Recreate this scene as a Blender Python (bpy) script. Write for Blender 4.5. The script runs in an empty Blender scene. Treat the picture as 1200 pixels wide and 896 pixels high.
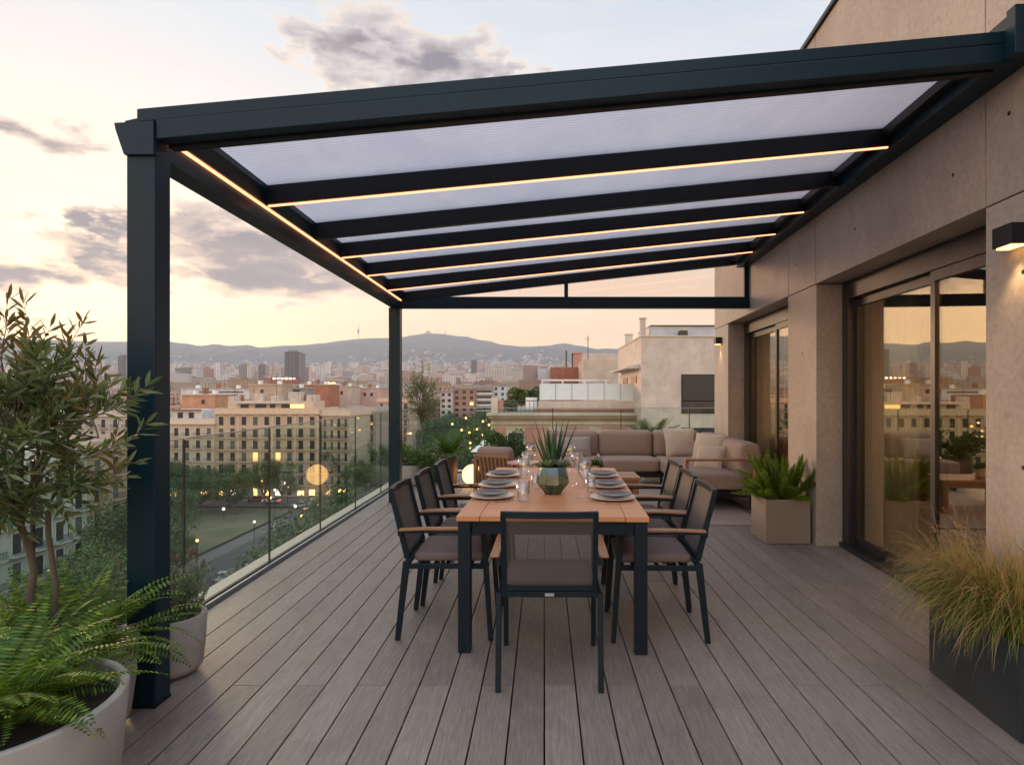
import bpy, bmesh, math, random
from mathutils import Vector, Matrix, noise as mnoise
random.seed(7)
R = math.radians
C = bpy.context.scene.collection
F = 720.0; VX = 638.0; HY = 458.0; CAMZ = 1.43
def PX(px, d): return (px - VX) / F * d
def PZ(py, d): return CAMZ - (py - HY) / F * d
def DF(py, z=0.0): return (CAMZ - z) * F / (py - HY)
U = random.uniform

# ------------------------------------------------------------ materials
def newmat(name):
    m = bpy.data.materials.new(name); m.use_nodes = True
    nt = m.node_tree; nt.nodes.clear()
    out = nt.nodes.new('ShaderNodeOutputMaterial')
    return m, nt, out
class NB:
    def __init__(s, nt): s.nt = nt
    def n(s, t, **k):
        o = s.nt.nodes.new(t)
        for a, b in k.items(): setattr(o, a, b)
        return o
    def l(s, a, b): s.nt.links.new(a, b)
    def math(s, op, a, b=None, c=None, clamp=False):
        o = s.n('ShaderNodeMath', operation=op); o.use_clamp = clamp
        for i, v in enumerate((a, b, c)):
            if v is None: continue
            if isinstance(v, (int, float)): o.inputs[i].default_value = v
            else: s.l(v, o.inputs[i])
        return o.outputs[0]
    def mix(s, fac, a, b, mode='MIX'):
        o = s.n('ShaderNodeMix', data_type='RGBA', blend_type=mode)
        for idx, v in ((0, fac), (6, a), (7, b)):
            if isinstance(v, (int, float)): o.inputs[idx].default_value = v
            elif isinstance(v, (tuple, list)): o.inputs[idx].default_value = (*v[:3], 1)
            else: s.l(v, o.inputs[idx])
        return o.outputs[2]
    def ramp(s, fac, stops, interp='LINEAR'):
        o = s.n('ShaderNodeValToRGB'); cr = o.color_ramp; cr.interpolation = interp
        while len(cr.elements) < len(stops): cr.elements.new(0.5)
        for e, (p, c) in zip(cr.elements, stops):
            e.position = p; e.color = (*c, 1) if len(c) == 3 else c
        s.l(fac, o.inputs[0]); return o.outputs[0]
    def noise(s, vec, scale, detail=4, rough=.55, dist=0):
        o = s.n('ShaderNodeTexNoise'); o.inputs['Scale'].default_value = scale
        o.inputs['Detail'].default_value = detail; o.inputs['Roughness'].default_value = rough
        o.inputs['Distortion'].default_value = dist
        if vec is not None: s.l(vec, o.inputs['Vector'])
        return o.outputs[0]
    def mapping(s, vec, scale=(1, 1, 1), rot=(0, 0, 0), loc=(0, 0, 0)):
        o = s.n('ShaderNodeMapping'); o.inputs['Scale'].default_value = scale
        o.inputs['Rotation'].default_value = rot; o.inputs['Location'].default_value = loc
        s.l(vec, o.inputs[0]); return o.outputs[0]
    def bump(s, h, strength=.3, dist=.01):
        o = s.n('ShaderNodeBump'); o.inputs['Strength'].default_value = strength
        o.inputs['Distance'].default_value = dist; s.l(h, o.inputs['Height']); return o.outputs[0]
def sp(p, k, v):
    if k in p.inputs: p.inputs[k].default_value = v

def mat(name, col, rough=.6, metal=0, var=.12, scale=6, stretch=(1, 1, 1), bump=0, bdist=.004, col2=None, spec=.5, island=0):
    m, nt, out = newmat(name); b = NB(nt)
    p = b.n('ShaderNodeBsdfPrincipled'); b.l(p.outputs[0], out.inputs[0])
    tc = b.n('ShaderNodeTexCoord').outputs['Object']
    mp = b.mapping(tc, stretch)
    nz = b.noise(mp, scale, 5, .6)
    c2 = col2 or tuple(min(1, c * (1 + var)) for c in col)
    c1 = tuple(c * (1 - var) for c in col) if not col2 else col
    r = b.ramp(nz, [(.3, c1), (.7, c2)])
    if island:
        g = b.n('ShaderNodeNewGeometry').outputs['Random Per Island']
        v = b.math('MULTIPLY_ADD', g, island * 2, 1 - island)
        hs = b.n('ShaderNodeHueSaturation'); b.l(r, hs.inputs['Color']); b.l(v, hs.inputs['Value']); r = hs.outputs[0]
    b.l(r, p.inputs['Base Color'])
    p.inputs['Metallic'].default_value = metal; sp(p, 'Specular IOR Level', spec)
    rr = b.math('MULTIPLY_ADD', nz, .2, rough - .1, clamp=True); b.l(rr, p.inputs['Roughness'])
    if bump:
        n2 = b.noise(mp, scale * 6, 4, .6)
        b.l(b.bump(n2, bump, bdist), p.inputs['Normal'])
    return m

def emis(name, col, s):
    m, nt, out = newmat(name); b = NB(nt)
    e = b.n('ShaderNodeEmission'); e.inputs[0].default_value = (*col, 1); e.inputs[1].default_value = s
    b.l(e.outputs[0], out.inputs[0]); return m

def leafmat(name, c1, c2, c3=None, trans=.35, rough=.5):
    m, nt, out = newmat(name); b = NB(nt)
    g = b.n('ShaderNodeNewGeometry').outputs['Random Per Island']
    st = [(0, c1), (.6, c2), (1, c3 or c2)]
    col = b.ramp(g, st)
    p = b.n('ShaderNodeBsdfPrincipled'); b.l(col, p.inputs['Base Color']); p.inputs['Roughness'].default_value = rough
    sp(p, 'Specular IOR Level', .35)
    t = b.n('ShaderNodeBsdfTranslucent'); b.l(b.mix(1, col, (1.3, 1.35, .7), 'MULTIPLY'), t.inputs[0])
    mx = b.n('ShaderNodeMixShader'); mx.inputs[0].default_value = trans
    b.l(p.outputs[0], mx.inputs[1]); b.l(t.outputs[0], mx.inputs[2]); b.l(mx.outputs[0], out.inputs[0])
    return m

def glassmat(name, tint, ref=0.0, ior=1.5, refcol=(1, 1, 1), gain=1.0):
    m, nt, out = newmat(name); b = NB(nt)
    tr = b.n('ShaderNodeBsdfTransparent'); tr.inputs[0].default_value = (*tint, 1)
    gl = b.n('ShaderNodeBsdfGlossy'); gl.inputs['Roughness'].default_value = 0.0; gl.inputs[0].default_value = (*refcol, 1)
    fr = b.n('ShaderNodeFresnel'); fr.inputs[0].default_value = ior
    bf = b.n('ShaderNodeNewGeometry').outputs['Backfacing']; b.l(b.math('MULTIPLY_ADD', bf, 1 / ior - ior, ior), fr.inputs[0])
    f = b.math('MULTIPLY_ADD', fr.outputs[0], gain, ref, clamp=True)
    mx = b.n('ShaderNodeMixShader'); b.l(f, mx.inputs[0]); b.l(tr.outputs[0], mx.inputs[1]); b.l(gl.outputs[0], mx.inputs[2])
    b.l(mx.outputs[0], out.inputs[0]); return m

# ------------------------------------------------------------ mesh builder
class MB:
    def __init__(s): s.v = []; s.f = []; s.m = []; s.mi = 0
    def mat(s, i): s.mi = i; return s
    def face(s, pts):
        n = len(s.v); s.v += [tuple(p) for p in pts]; s.f.append(tuple(range(n, n + len(pts)))); s.m.append(s.mi); return s
    def add(s, vs, fs):
        n = len(s.v); s.v += [tuple(p) for p in vs]
        for f in fs: s.f.append(tuple(i + n for i in f)); s.m.append(s.mi)
        return s
    def box(s, x0, x1, y0, y1, z0, z1, M=None):
        vs = [Vector(p) for p in ((x0,y0,z0),(x1,y0,z0),(x1,y1,z0),(x0,y1,z0),(x0,y0,z1),(x1,y0,z1),(x1,y1,z1),(x0,y1,z1))]
        if M: vs = [M @ v for v in vs]
        return s.add(vs, [(0,3,2,1),(4,5,6,7),(0,1,5,4),(1,2,6,5),(2,3,7,6),(3,0,4,7)])
    def hexa(s, vs): return s.add(vs, [(0,3,2,1),(4,5,6,7),(0,1,5,4),(1,2,6,5),(2,3,7,6),(3,0,4,7)])
    def bar(s, a, b, w, h=None, up=(0, 0, 1)):
        h = h or w; a = Vector(a); b = Vector(b); d = (b - a).normalized(); u = Vector(up)
        if abs(d.dot(u)) > .98: u = Vector((0, 1, 0))
        r = d.cross(u).normalized(); t = r.cross(d).normalized(); r *= w / 2; t *= h / 2
        return s.hexa([a - r - t, a + r - t, b + r - t, b - r - t, a - r + t, a + r + t, b + r + t, b - r + t])
    def tube(s, pts, rad, seg=8, cap=True):
        pts = [Vector(p) for p in pts]; n = len(pts)
        rs = rad if isinstance(rad, (list, tuple)) else [rad] * n
        base = len(s.v); up = Vector((.13, .21, 1)).normalized()
        for i, p in enumerate(pts):
            d = (pts[min(i + 1, n - 1)] - pts[max(i - 1, 0)]).normalized()
            x = d.cross(up)
            if x.length < .05: x = d.cross(Vector((1, 0, 0)))
            x.normalize(); y = d.cross(x)
            for k in range(seg):
                a = 2 * math.pi * k / seg; s.v.append(tuple(p + (x * math.cos(a) + y * math.sin(a)) * rs[i]))
        for i in range(n - 1):
            for k in range(seg):
                a = base + i * seg + k; c = base + i * seg + (k + 1) % seg
                s.f.append((a, c, c + seg, a + seg)); s.m.append(s.mi)
        if cap:
            s.f.append(tuple(base + k for k in range(seg))[::-1]); s.m.append(s.mi)
            s.f.append(tuple(base + (n - 1) * seg + k for k in range(seg))); s.m.append(s.mi)
        return s
    def lathe(s, prof, seg=32, c=(0, 0, 0), a0=0, flat=None):
        base = len(s.v); n = len(prof)
        for r, z in prof:
            for k in range(seg):
                a = a0 + 2 * math.pi * k / seg; s.v.append((c[0] + r * math.cos(a), c[1] + r * math.sin(a), c[2] + z))
        for i in range(n - 1):
            for k in range(seg):
                a = base + i * seg + k; d = base + i * seg + (k + 1) % seg
                s.f.append((a, d, d + seg, a + seg)); s.m.append(s.mi)
        return s
    def cushion(s, x0, x1, y0, y1, z0, z1, r=.04, M=None, puff=.0, n=10):
        # superellipsoid-like soft box
        cx, cy, cz = (x0+x1)/2, (y0+y1)/2, (z0+z1)/2; hx, hy, hz = (x1-x0)/2, (y1-y0)/2, (z1-z0)/2
        bm = bmesh.new(); bmesh.ops.create_cube(bm, size=2); bmesh.ops.subdivide_edges(bm, edges=bm.edges, cuts=n, use_grid_fill=True)
        for v in bm.verts:
            p = v.co.copy()
            q = Vector((p.x * hx, p.y * hy, p.z * hz))
            inner = Vector((max(-hx + r, min(hx - r, q.x)), max(-hy + r, min(hy - r, q.y)), max(-hz + r, min(hz - r, q.z))))
            d = q - inner
            if d.length > 1e-6: q = inner + d.normalized() * r
            if puff:
                k = [(1 - p.x**2) , (1 - p.y**2), (1 - p.z**2)]
                mi = [hx, hy, hz].index(min(hx, hy, hz)); o = [i for i in range(3) if i != mi]
                f = max(0, k[o[0]]) * max(0, k[o[1]]); q[mi] += math.copysign(puff * f, p[mi]) if abs(p[mi]) > .5 else p[mi] * puff * f
            q += mnoise.noise_vector(q * 9 + Vector((cx, cy, cz)) * 7) * .004
            v.co = q + Vector((cx, cy, cz))
        vs = [v.co.copy() for v in bm.verts]
        if M: vs = [M @ v for v in vs]
        fs = [tuple(v.index for v in f.verts) for f in bm.faces]; bm.free()
        return s.add(vs, fs)
    def build(s, name, mats, parent=None, smooth=False, bevel=0, loc=None, rot=None):
        me = bpy.data.meshes.new(name); me.from_pydata(s.v, [], s.f)
        if not isinstance(mats, (list, tuple)): mats = [mats]
        for m in mats: me.materials.append(m)
        me.polygons.foreach_set('material_index', s.m)
        if smooth: me.polygons.foreach_set('use_smooth', [True] * len(me.polygons))
        me.update()
        o = bpy.data.objects.new(name, me); C.objects.link(o)
        if parent: o.parent = parent
        if loc: o.location = loc
        if rot: o.rotation_euler = rot
        if bevel:
            b = o.modifiers.new('Bevel', 'BEVEL'); b.width = bevel; b.segments = 2; b.limit_method = 'ANGLE'; b.angle_limit = R(35)
        return o

def tag(o, label=None, cat=None, group=None, kind=None):
    if label: o['label'] = label
    if cat: o['category'] = cat
    if group: o['group'] = group
    if kind: o['kind'] = kind
    return o
def thing(name, label, cat, loc=(0, 0, 0), rz=0, group=None):
    o = bpy.data.objects.new(name, None); C.objects.link(o); o.empty_display_size = .1
    o.location = loc; o.rotation_euler = (0, 0, rz); return tag(o, label, cat, group)
def copy_tree(o, parent=None, loc=None, rz=None, label=None, scale=None):
    kids = list(o.children)
    c = o.copy(); C.objects.link(c); c.parent = parent
    if loc is not None: c.location = loc
    if rz is not None: c.rotation_euler = (0, 0, rz)
    if scale is not None: c.scale = scale
    if label: c['label'] = label
    for k in kids: copy_tree(k, c)
    return c

# ------------------------------------------------------------ material set
M = {}
M['steel'] = mat('blue_anthracite_powder_coat', (.005, .023, .037), .4, .0, .06, 30, bump=.05, bdist=.0008, spec=.22)
M['steel_dark'] = mat('dark_anthracite_metal', (.008, .010, .013), .42, .0, .06, 30, spec=.25)
M['frame'] = mat('chair_frame_metal', (.006, .015, .024), .42, 0, .06, 40, spec=.22)
M['black'] = mat('black_door_frame', (.02, .021, .023), .35, 0, .08, 12)
M['teak'] = mat('warm_teak_slats', (.5, .215, .09), .42, 0, 0, 7, (14, 1, 14), .12, .0006, (.62, .29, .135), island=.08)
M['teak_x'] = mat('warm_teak_boards', (.5, .215, .09), .42, 0, 0, 7, (1, 14, 14), .12, .0006, (.62, .29, .135), island=.08)
M['teak_dark'] = mat('brown_wood', (.2, .085, .04), .5, 0, 0, 8, (1, 12, 12), .15, .0008, (.3, .14, .07))
M['cushion'] = mat('taupe_outdoor_fabric', (.30, .225, .19), .95, 0, .1, 300, bump=.35, bdist=.0012, spec=.2)
M['chair_cushion'] = mat('mauve_taupe_cushion', (.155, .12, .112), .95, 0, .1, 300, bump=.35, bdist=.001, spec=.2)
M['cream'] = mat('cream_linen', (.5, .42, .35), .95, 0, .1, 220, bump=.6, bdist=.002, spec=.2)
M['grey_linen'] = mat('pale_grey_linen', (.33, .29, .265), .95, 0, .1, 220, bump=.5, bdist=.002, spec=.2)
M['pot_grey'] = mat('light_fibre_cement', (.33, .31, .285), .75, 0, .1, 5, bump=.2, bdist=.002)
M['pot_taupe'] = mat('taupe_fibre_cement', (.25, .195, .155), .7, 0, .08, 4, bump=.15, bdist=.001)
M['pot_brown'] = mat('dark_brown_pot', (.07, .042, .032), .5, 0, .15, 6)
M['pot_blue'] = mat('dark_blue_grey_planter', (.02, .028, .036), .5, 0, .12, 8)
M['soil'] = mat('potting_soil', (.03, .02, .014), .95, 0, .3, 60, bump=.8, bdist=.01)
M['bark'] = mat('grey_brown_bark', (.12, .095, .075), .85, 0, .25, 25, (1, 1, .3), .7, .004)
M['stone'] = mat('beige_coping_stone', (.55, .47, .38), .7, 0, .08, 9, bump=.15, bdist=.001)
M['plate_light'] = mat('pale_stoneware', (.62, .56, .52), .3, 0, .05, 20)
M['plate_dark'] = mat('charcoal_stoneware', (.085, .085, .09), .35, 0, .08, 30)
M['cutlery'] = mat('polished_cutlery', (.7, .66, .6), .18, 1, .03, 30)
M['plaque'] = mat('brushed_plate', (.35, .37, .38), .4, .3, .03, 30)
M['rug'] = mat('woven_rug', (.3, .235, .2), 1, 0, 0, 60, (1, 3, 1), .8, .003, (.42, .34, .3), spec=.1)
M['led'] = emis('warm_led', (1, .36, .17), 1.75)
M['bulb'] = emis('warm_bulb', (1, .5, .14), 3.2)
M['globe'] = emis('globe_glow', (1, .52, .17), 2.6)
M['flame'] = emis('lantern_glow', (1, .33, .05), 5)
M['glass'] = glassmat('railing_glass', (.89, .955, .93), .004, 1.45, gain=.62)
M['door_glass'] = glassmat('tinted_door_glass', (.90, .87, .78), .30, 1.5, (1, .86, .66), gain=1.0)
M['gable'] = glassmat('gable_glass', (.95, .93, .93), .01, 1.45, gain=.6)
M['drink'] = glassmat('thin_drinking_glass', (.95, .955, .96), .09, 1.5, gain=1.7)

def concrete(name, col):
    m, nt, out = newmat(name); b = NB(nt)
    p = b.n('ShaderNodeBsdfPrincipled'); b.l(p.outputs[0], out.inputs[0])
    tc = b.n('ShaderNodeTexCoord').outputs['Object']
    a = b.noise(tc, 1.3, 7, .62); s = b.noise(b.mapping(tc, (3, 3, .9)), 1.3, 5, .6); g = b.noise(tc, 26, 6, .7)
    c = b.ramp(a, [(.3, tuple(x * .74 for x in col)), (.55, col), (.75, tuple(x * 1.18 for x in col))])
    c = b.mix(b.ramp(s, [(.45, (0, 0, 0)), (.75, (.30, .30, .30))]), c, tuple(x * .68 for x in col))
    c = b.mix(.28, c, b.ramp(g, [(.35, (.35, .35, .35)), (.65, (.8, .8, .8))]), 'OVERLAY')
    sk = b.ramp(b.noise(tc, 9, 2, .5), [(.70, (1, 1, 1)), (.76, (.62, .6, .58))])
    c = b.mix(.6, c, sk, 'MULTIPLY')
    b.l(c, p.inputs['Base Color']); b.l(b.math('MULTIPLY_ADD', a, .25, .55), p.inputs['Roughness'])
    b.l(b.bump(b.math('ADD', g, a), .25, .004), p.inputs['Normal']); return m
M['concrete'] = concrete('board_formed_concrete', (.365, .315, .27))
M['render_wall'] = concrete('weathered_render', (.52, .45, .385))

def deckmat():
    m, nt, out = newmat('composite_decking'); b = NB(nt)
    p = b.n('ShaderNodeBsdfPrincipled'); b.l(p.outputs[0], out.inputs[0])
    tc = b.n('ShaderNodeTexCoord').outputs['Object']
    g = b.n('ShaderNodeNewGeometry').outputs['Random Per Island']
    off = b.n('ShaderNodeCombineXYZ'); b.l(b.math('MULTIPLY', g, 37), off.inputs[1]); b.l(b.math('MULTIPLY', g, 11), off.inputs[2])
    va = b.n('ShaderNodeVectorMath', operation='ADD'); b.l(tc, va.inputs[0]); b.l(off.outputs[0], va.inputs[1])
    gr = b.noise(b.mapping(va.outputs[0], (42, 2.4, 1)), 3.0, 6, .65, .6)
    gf = b.noise(b.mapping(va.outputs[0], (150, 5, 1)), 4.0, 4, .7)
    big = b.noise(tc, 1.1, 4, .6); st = b.noise(b.mapping(tc, (1, .6, 1), loc=(5, 2, 0)), 2.6, 7, .7, .8)
    c = b.ramp(gr, [(.3, (.165, .138, .12)), (.55, (.24, .204, .18)), (.75, (.31, .268, .24))])
    c = b.mix(.22, c, b.ramp(gf, [(.3, (.25, .25, .25)), (.7, (.85, .85, .85))]), 'OVERLAY')
    c = b.mix(b.ramp(st, [(.50, (0, 0, 0)), (.62, (.30, .30, .30)), (.66, (.10, .10, .10))]), c, (.12, .10, .09))
    hs = b.n('ShaderNodeHueSaturation'); b.l(c, hs.inputs['Color'])
    b.l(b.math('ADD', b.math('MULTIPLY_ADD', g, .24, .82), b.math('MULTIPLY_ADD', big, .25, -.12)), hs.inputs['Value'])
    b.l(hs.outputs[0], p.inputs['Base Color'])
    b.l(b.math('MULTIPLY_ADD', big, .25, .4, clamp=True), p.inputs['Roughness']); sp(p, 'Specular IOR Level', .4)
    b.l(b.bump(b.math('ADD', gr, b.math('MULTIPLY', gf, .6)), .35, .0022), p.inputs['Normal']); return m
M['deck'] = deckmat()

def polymat():
    m, nt, out = newmat('ribbed_polycarbonate'); b = NB(nt)
    tc = b.n('ShaderNodeTexCoord').outputs['Object']
    sx = b.n('ShaderNodeSeparateXYZ'); b.l(tc, sx.inputs[0])
    rib = b.math('SINE', b.math('MULTIPLY', sx.outputs[1], 2 * math.pi / .032))
    rb = b.math('MULTIPLY_ADD', rib, .5, .5)
    big = b.noise(b.mapping(tc, (.5, 3, 1)), 1.6, 3, .5)
    sm = b.noise(b.mapping(tc, (1.2, .7, 1)), 2.2, 6, .65, .5); col = b.mix(b.ramp(sm, [(.35, (0, 0, 0)), (.7, (1, 1, 1))]), (.86, .86, .90), (1, .99, .99))
    col = b.mix(b.math('MULTIPLY', rb, .6), col, (.6, .6, .68))
    t = b.n('ShaderNodeBsdfTranslucent'); b.l(col, t.inputs[0])
    tr = b.n('ShaderNodeBsdfTransparent'); tr.inputs[0].default_value = (.86, .86, .95, 1)
    gl = b.n('ShaderNodeBsdfGlossy'); gl.inputs['Roughness'].default_value = .12
    nb = b.bump(rib, .25, .002); b.l(nb, gl.inputs['Normal'])
    m1 = b.n('ShaderNodeMixShader'); m1.inputs[0].default_value = .30; b.l(t.outputs[0], m1.inputs[1]); b.l(tr.outputs[0], m1.inputs[2])
    fr = b.n('ShaderNodeFresnel'); fr.inputs[0].default_value = 1.4
    m2 = b.n('ShaderNodeMixShader'); b.l(b.math('MULTIPLY', fr.outputs[0], .7), m2.inputs[0]); b.l(m1.outputs[0], m2.inputs[1]); b.l(gl.outputs[0], m2.inputs[2])
    b.l(m2.outputs[0], out.inputs[0]); return m
M['poly'] = polymat()

def meshfabric():
    m, nt, out = newmat('sling_mesh_fabric'); b = NB(nt)
    p = b.n('ShaderNodeBsdfPrincipled'); p.inputs['Base Color'].default_value = (.088, .075, .067, 1); p.inputs['Roughness'].default_value = .7
    tr = b.n('ShaderNodeBsdfTransparent')
    mx = b.n('ShaderNodeMixShader'); mx.inputs[0].default_value = .42
    tc = b.n('ShaderNodeTexCoord').outputs['Object']
    n = b.noise(tc, 260, 2, .5); lw = b.n('ShaderNodeLayerWeight'); lw.inputs[0].default_value = .5
    cs = b.math('POWER', b.math('SUBTRACT', 1, lw.outputs['Facing']), 1.6)
    b.l(b.math('MULTIPLY', cs, b.math('MULTIPLY_ADD', n, .3, .24)), mx.inputs[0])
    b.l(p.outputs[0], mx.inputs[1]); b.l(tr.outputs[0], mx.inputs[2]); b.l(mx.outputs[0], out.inputs[0]); return m
M['sling'] = meshfabric()
def slingdense():
    return mat('sling_fabric_front', (.2, .16, .135), .8, 0, .1, 200, bump=.4, bdist=.001, spec=.2)
M['sling_dense'] = slingdense()

L = {}
L['olive'] = leafmat('olive_leaves', (.05, .085, .03), (.11, .15, .06), (.22, .25, .13), .32)
L['olive_tip'] = leafmat('olive_new_leaves', (.1, .075, .03), (.14, .115, .045), (.2, .13, .06), .35)
L['fern'] = leafmat('fern_fronds', (.035, .085, .012), (.10, .19, .022), (.24, .30, .04), .4)
L['foxtail'] = leafmat('foxtail_needles', (.07, .15, .015), (.17, .29, .025), (.34, .40, .05), .45)
L['bush'] = leafmat('bush_leaves', (.03, .075, .015), (.07, .14, .03), (.13, .2, .05), .3)
L['palm'] = leafmat('palm_leaves', (.03, .075, .018), (.06, .12, .025), (.12, .17, .04), .3)
L['lav'] = leafmat('rosemary_leaves', (.06, .09, .045), (.12, .16, .08), (.2, .23, .13), .25)
L['lavhead'] = leafmat('dry_flower_heads', (.12, .09, .08), (.2, .15, .12), (.25, .2, .18), .2)
L['grass'] = leafmat('fountain_grass_green', (.07, .12, .02), (.16, .2, .035), (.3, .3, .08), .35)
L['straw'] = leafmat('fountain_grass_straw', (.3, .19, .075), (.45, .29, .12), (.6, .42, .21), .35)
L['aloe'] = leafmat('aloe_leaves', (.035, .085, .04), (.05, .11, .05), (.09, .15, .07), .1, .4)
L['succ'] = leafmat('succulent_leaves', (.1, .19, .07), (.2, .3, .12), (.3, .4, .22), .15, .45)
L['succ2'] = leafmat('blue_succulent_leaves', (.13, .2, .17), (.22, .3, .26), (.32, .4, .36), .1, .45)
L['tree'] = leafmat('street_tree_leaves', (.022, .052, .014), (.05, .10, .026), (.09, .14, .04), .25)
L['tree2'] = leafmat('park_tree_leaves', (.04, .075, .018), (.085, .13, .03), (.14, .17, .045), .25)
def part(mb, name, mats, root, **k):
    """a part given in world coordinates under an unrotated root"""
    return mb.build(name, mats, root, loc=tuple(-c for c in root.location), **k)

# ------------------------------------------------------------ terrace floor
mb = MB()
k0, k1 = -14, 22
rj = random.Random(3)
for k in range(k0, k1):
    x0, x1 = k * .152 + .0036, (k + 1) * .152 - .0036
    if k == k0: x0 = -2.195 + .0
    js = [2.99 if k % 2 == 0 else 1.15, 5.9 + .0 if k % 2 else 6.9, 9.4 if k % 2 == 0 else 8.7]
    ys = [.2] + sorted(js) + [10.72]
    if k % 4 == 1: ys = [.2, 1.15, 4.62, 8.7, 10.72]
    for a, c in zip(ys[:-1], ys[1:]):
        mb.box(x0, x1, a + .0015, c - .0015, -.026, 0)
tag(mb.build('deck', M['deck'], bevel=.0018), kind='structure')
mb = MB(); mb.box(-2.19, 3.6, .1, 10.74, -.32, -.04)
tag(mb.build('deck_substructure', M['steel_dark']), kind='structure')
mb = MB(); mb.box(-2.425, -2.285, .0, 10.83 + .3, -.3, .012); mb.box(-2.285, 3.6, 10.84, 11.12, -.3, .012)
tag(mb.build('terrace_coping', M['stone'], bevel=.006), kind='structure')

# ------------------------------------------------------------ glass railings
def railing(name, label, a, b_, joints, normal):
    root = thing(name, label, 'glass railing', a)
    A = Vector(a); B = Vector(b_); d = (B - A).normalized(); n = Vector(normal)
    def bx(s0, s1, t0, t1, z0, z1):
        m_ = MB(); p = [A + d * s0 + n * t0, A + d * s1 + n * t0, A + d * s1 + n * t1, A + d * s0 + n * t1]
        return m_.hexa([q + Vector((0, 0, z)) for z in (z0, z1) for q in p])
    L_ = (B - A).length
    part(bx(0, L_, -.012, -.035, -.06, .018), 'base_channel', M['steel_dark'], root)
    part(bx(0, L_, .012, .03, -.06, .016), 'base_channel', M['plaque'], root)
    js = [0] + joints + [L_]
    for s0, s1 in zip(js[:-1], js[1:]):
        g = part(bx(s0 + .008, s1 - .008, -.005, .005, -.05, 1.128), 'glass_panel', M['glass'], root)
        mt = bx(s0 + .008, s1 - .008, -.007, .007, 1.128, 1.137)
        o = mt.build('edge_trim', M['stone'], g)
    for s in joints:
        part(bx(s - .007, s + .007, -.006, .006, .0, 1.125), 'joint_seal', M['black'], root)
    return root
railing('side_glass_railing', 'long frameless glass railing on the left edge of the deck, above the street trees',
        (-2.265, .3, 0), (-2.265, 10.8, 0), [j - .3 for j in (1.52, 2.72, 3.86, 5.06, 6.21, 7.36, 8.51, 9.66)], (1, 0, 0))
railing('end_glass_railing', 'frameless glass railing across the far end of the deck behind the sofa',
        (-2.255, 10.8, 0), (3.2, 10.8, 0), [1.2, 2.4, 3.6, 4.8], (0, 1, 0))

# ------------------------------------------------------------ own building
BX = 2.209; BROT = -math.atan(.054)
bld = thing('apartment_building', 'board marked concrete building on the right that carries the terrace', 'building', (BX, 0, 0), BROT)
D1 = (3.334, 5.69); D2 = (6.46, 9.03); HZ = 2.42; WT = 4.74
mb = MB(); g = .004
def wp(y0, y1, z0, z1, x1=.24): mb.box(0, x1, y0 + g, y1 - g, z0 + g, z1 - g)
wp(-1.5, 1.0, 0, HZ); wp(1.0, D1[0], 0, HZ); wp(D1[1], D2[0], -.02, HZ); wp(D2[1], 9.93, -.02, HZ)
for a, c in ((-1.5, 1.0), (1.0, D1[0]), (D1[0], D1[1] + .03), (D1[1] + .03, D2[0] - .01), (D2[0] - .01, 9.93)):
    wp(a, c, HZ, WT)
wall = mb.build('wall', M['concrete'], bld, bevel=.003)
# tie holes and core behind the joints
mb = MB()
for (y0, y1, z0, z1) in ((-1.5, D1[0] - .01, .0, HZ), (D1[1] + .01, D2[0] - .01, .0, HZ), (D2[1] + .01, 9.9, 0, HZ), (-1.5, 9.9, HZ + .01, WT - .02)):
    mb.box(.02, .5, y0, y1, z0, z1)
mb.build('wall_core', M['steel_dark'], bld)
mb = MB()
for (y, z) in ((3.05, 2.02), (3.05, 1.05), (3.02, 1.62), (2.86, .55), (3.62, 2.7), (4.9, 2.72), (3.2, 3.9), (2.4, 4.1), (3.9, 3.95), (5.0, 4.2), (6.2, 2.7), (6.05, .4), (6.05, 1.8), (3.15, 2.85), (3.18, 3.3)):
    mb.lathe([(0, -.0015), (.011, -.0015), (.013, .001)], 10, (0, 0, 0))
    n = 30
    for i in range(len(mb.v) - n, len(mb.v)):
        vx, vy, vz = mb.v[i]; mb.v[i] = (vz, y + vx, z + vy)
mb.build('tie_hole', M['steel_dark'], wall)
mb = MB(); mb.box(-.03, .5, -1.5, 9.96, WT, WT + .04); mb.build('parapet_cap', M['steel_dark'], bld)
mb = MB(); mb.box(.0, 6, -1.5, 9.93, -30, -.33); mb.build('lower_storeys', M['concrete'], bld)
mb = MB(); mb.box(-4.58, -.01, .0, 10.9, -30, -.33); mb.build('lower_storeys', M['concrete'], bld)
M['int_wall'] = mat('interior_plaster', (.42, .36, .3), .8, 0, .04, 3)
M['int_floor'] = mat('interior_oak_floor', (.28, .15, .075), .3, 0, 0, 5, (12, 1, 1), .1, .001, (.38, .21, .11))
mb = MB()
mb.box(5.0, 5.1, -1.5, 9.93, 0, 2.7); mb.box(.5, 5.0, -1.5, -1.4, 0, 2.7); mb.box(.5, 5, 9.8, 9.93, 0, 2.7)
mb.box(.5, 5.0, -1.4, 9.8, 2.62, 2.7); mb.box(.5, 5.1, -1.5, 9.93, 2.7, 4.6); mb.box(.5, 5, 6.0, 6.12, 0, 2.6)
mb.build('interior_wall', M['int_wall'], bld)
mb = MB(); mb.box(.26, 5.0, -1.4, 9.8, -.3, .012); mb.build('interior_floor', M['int_floor'], bld)

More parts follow.
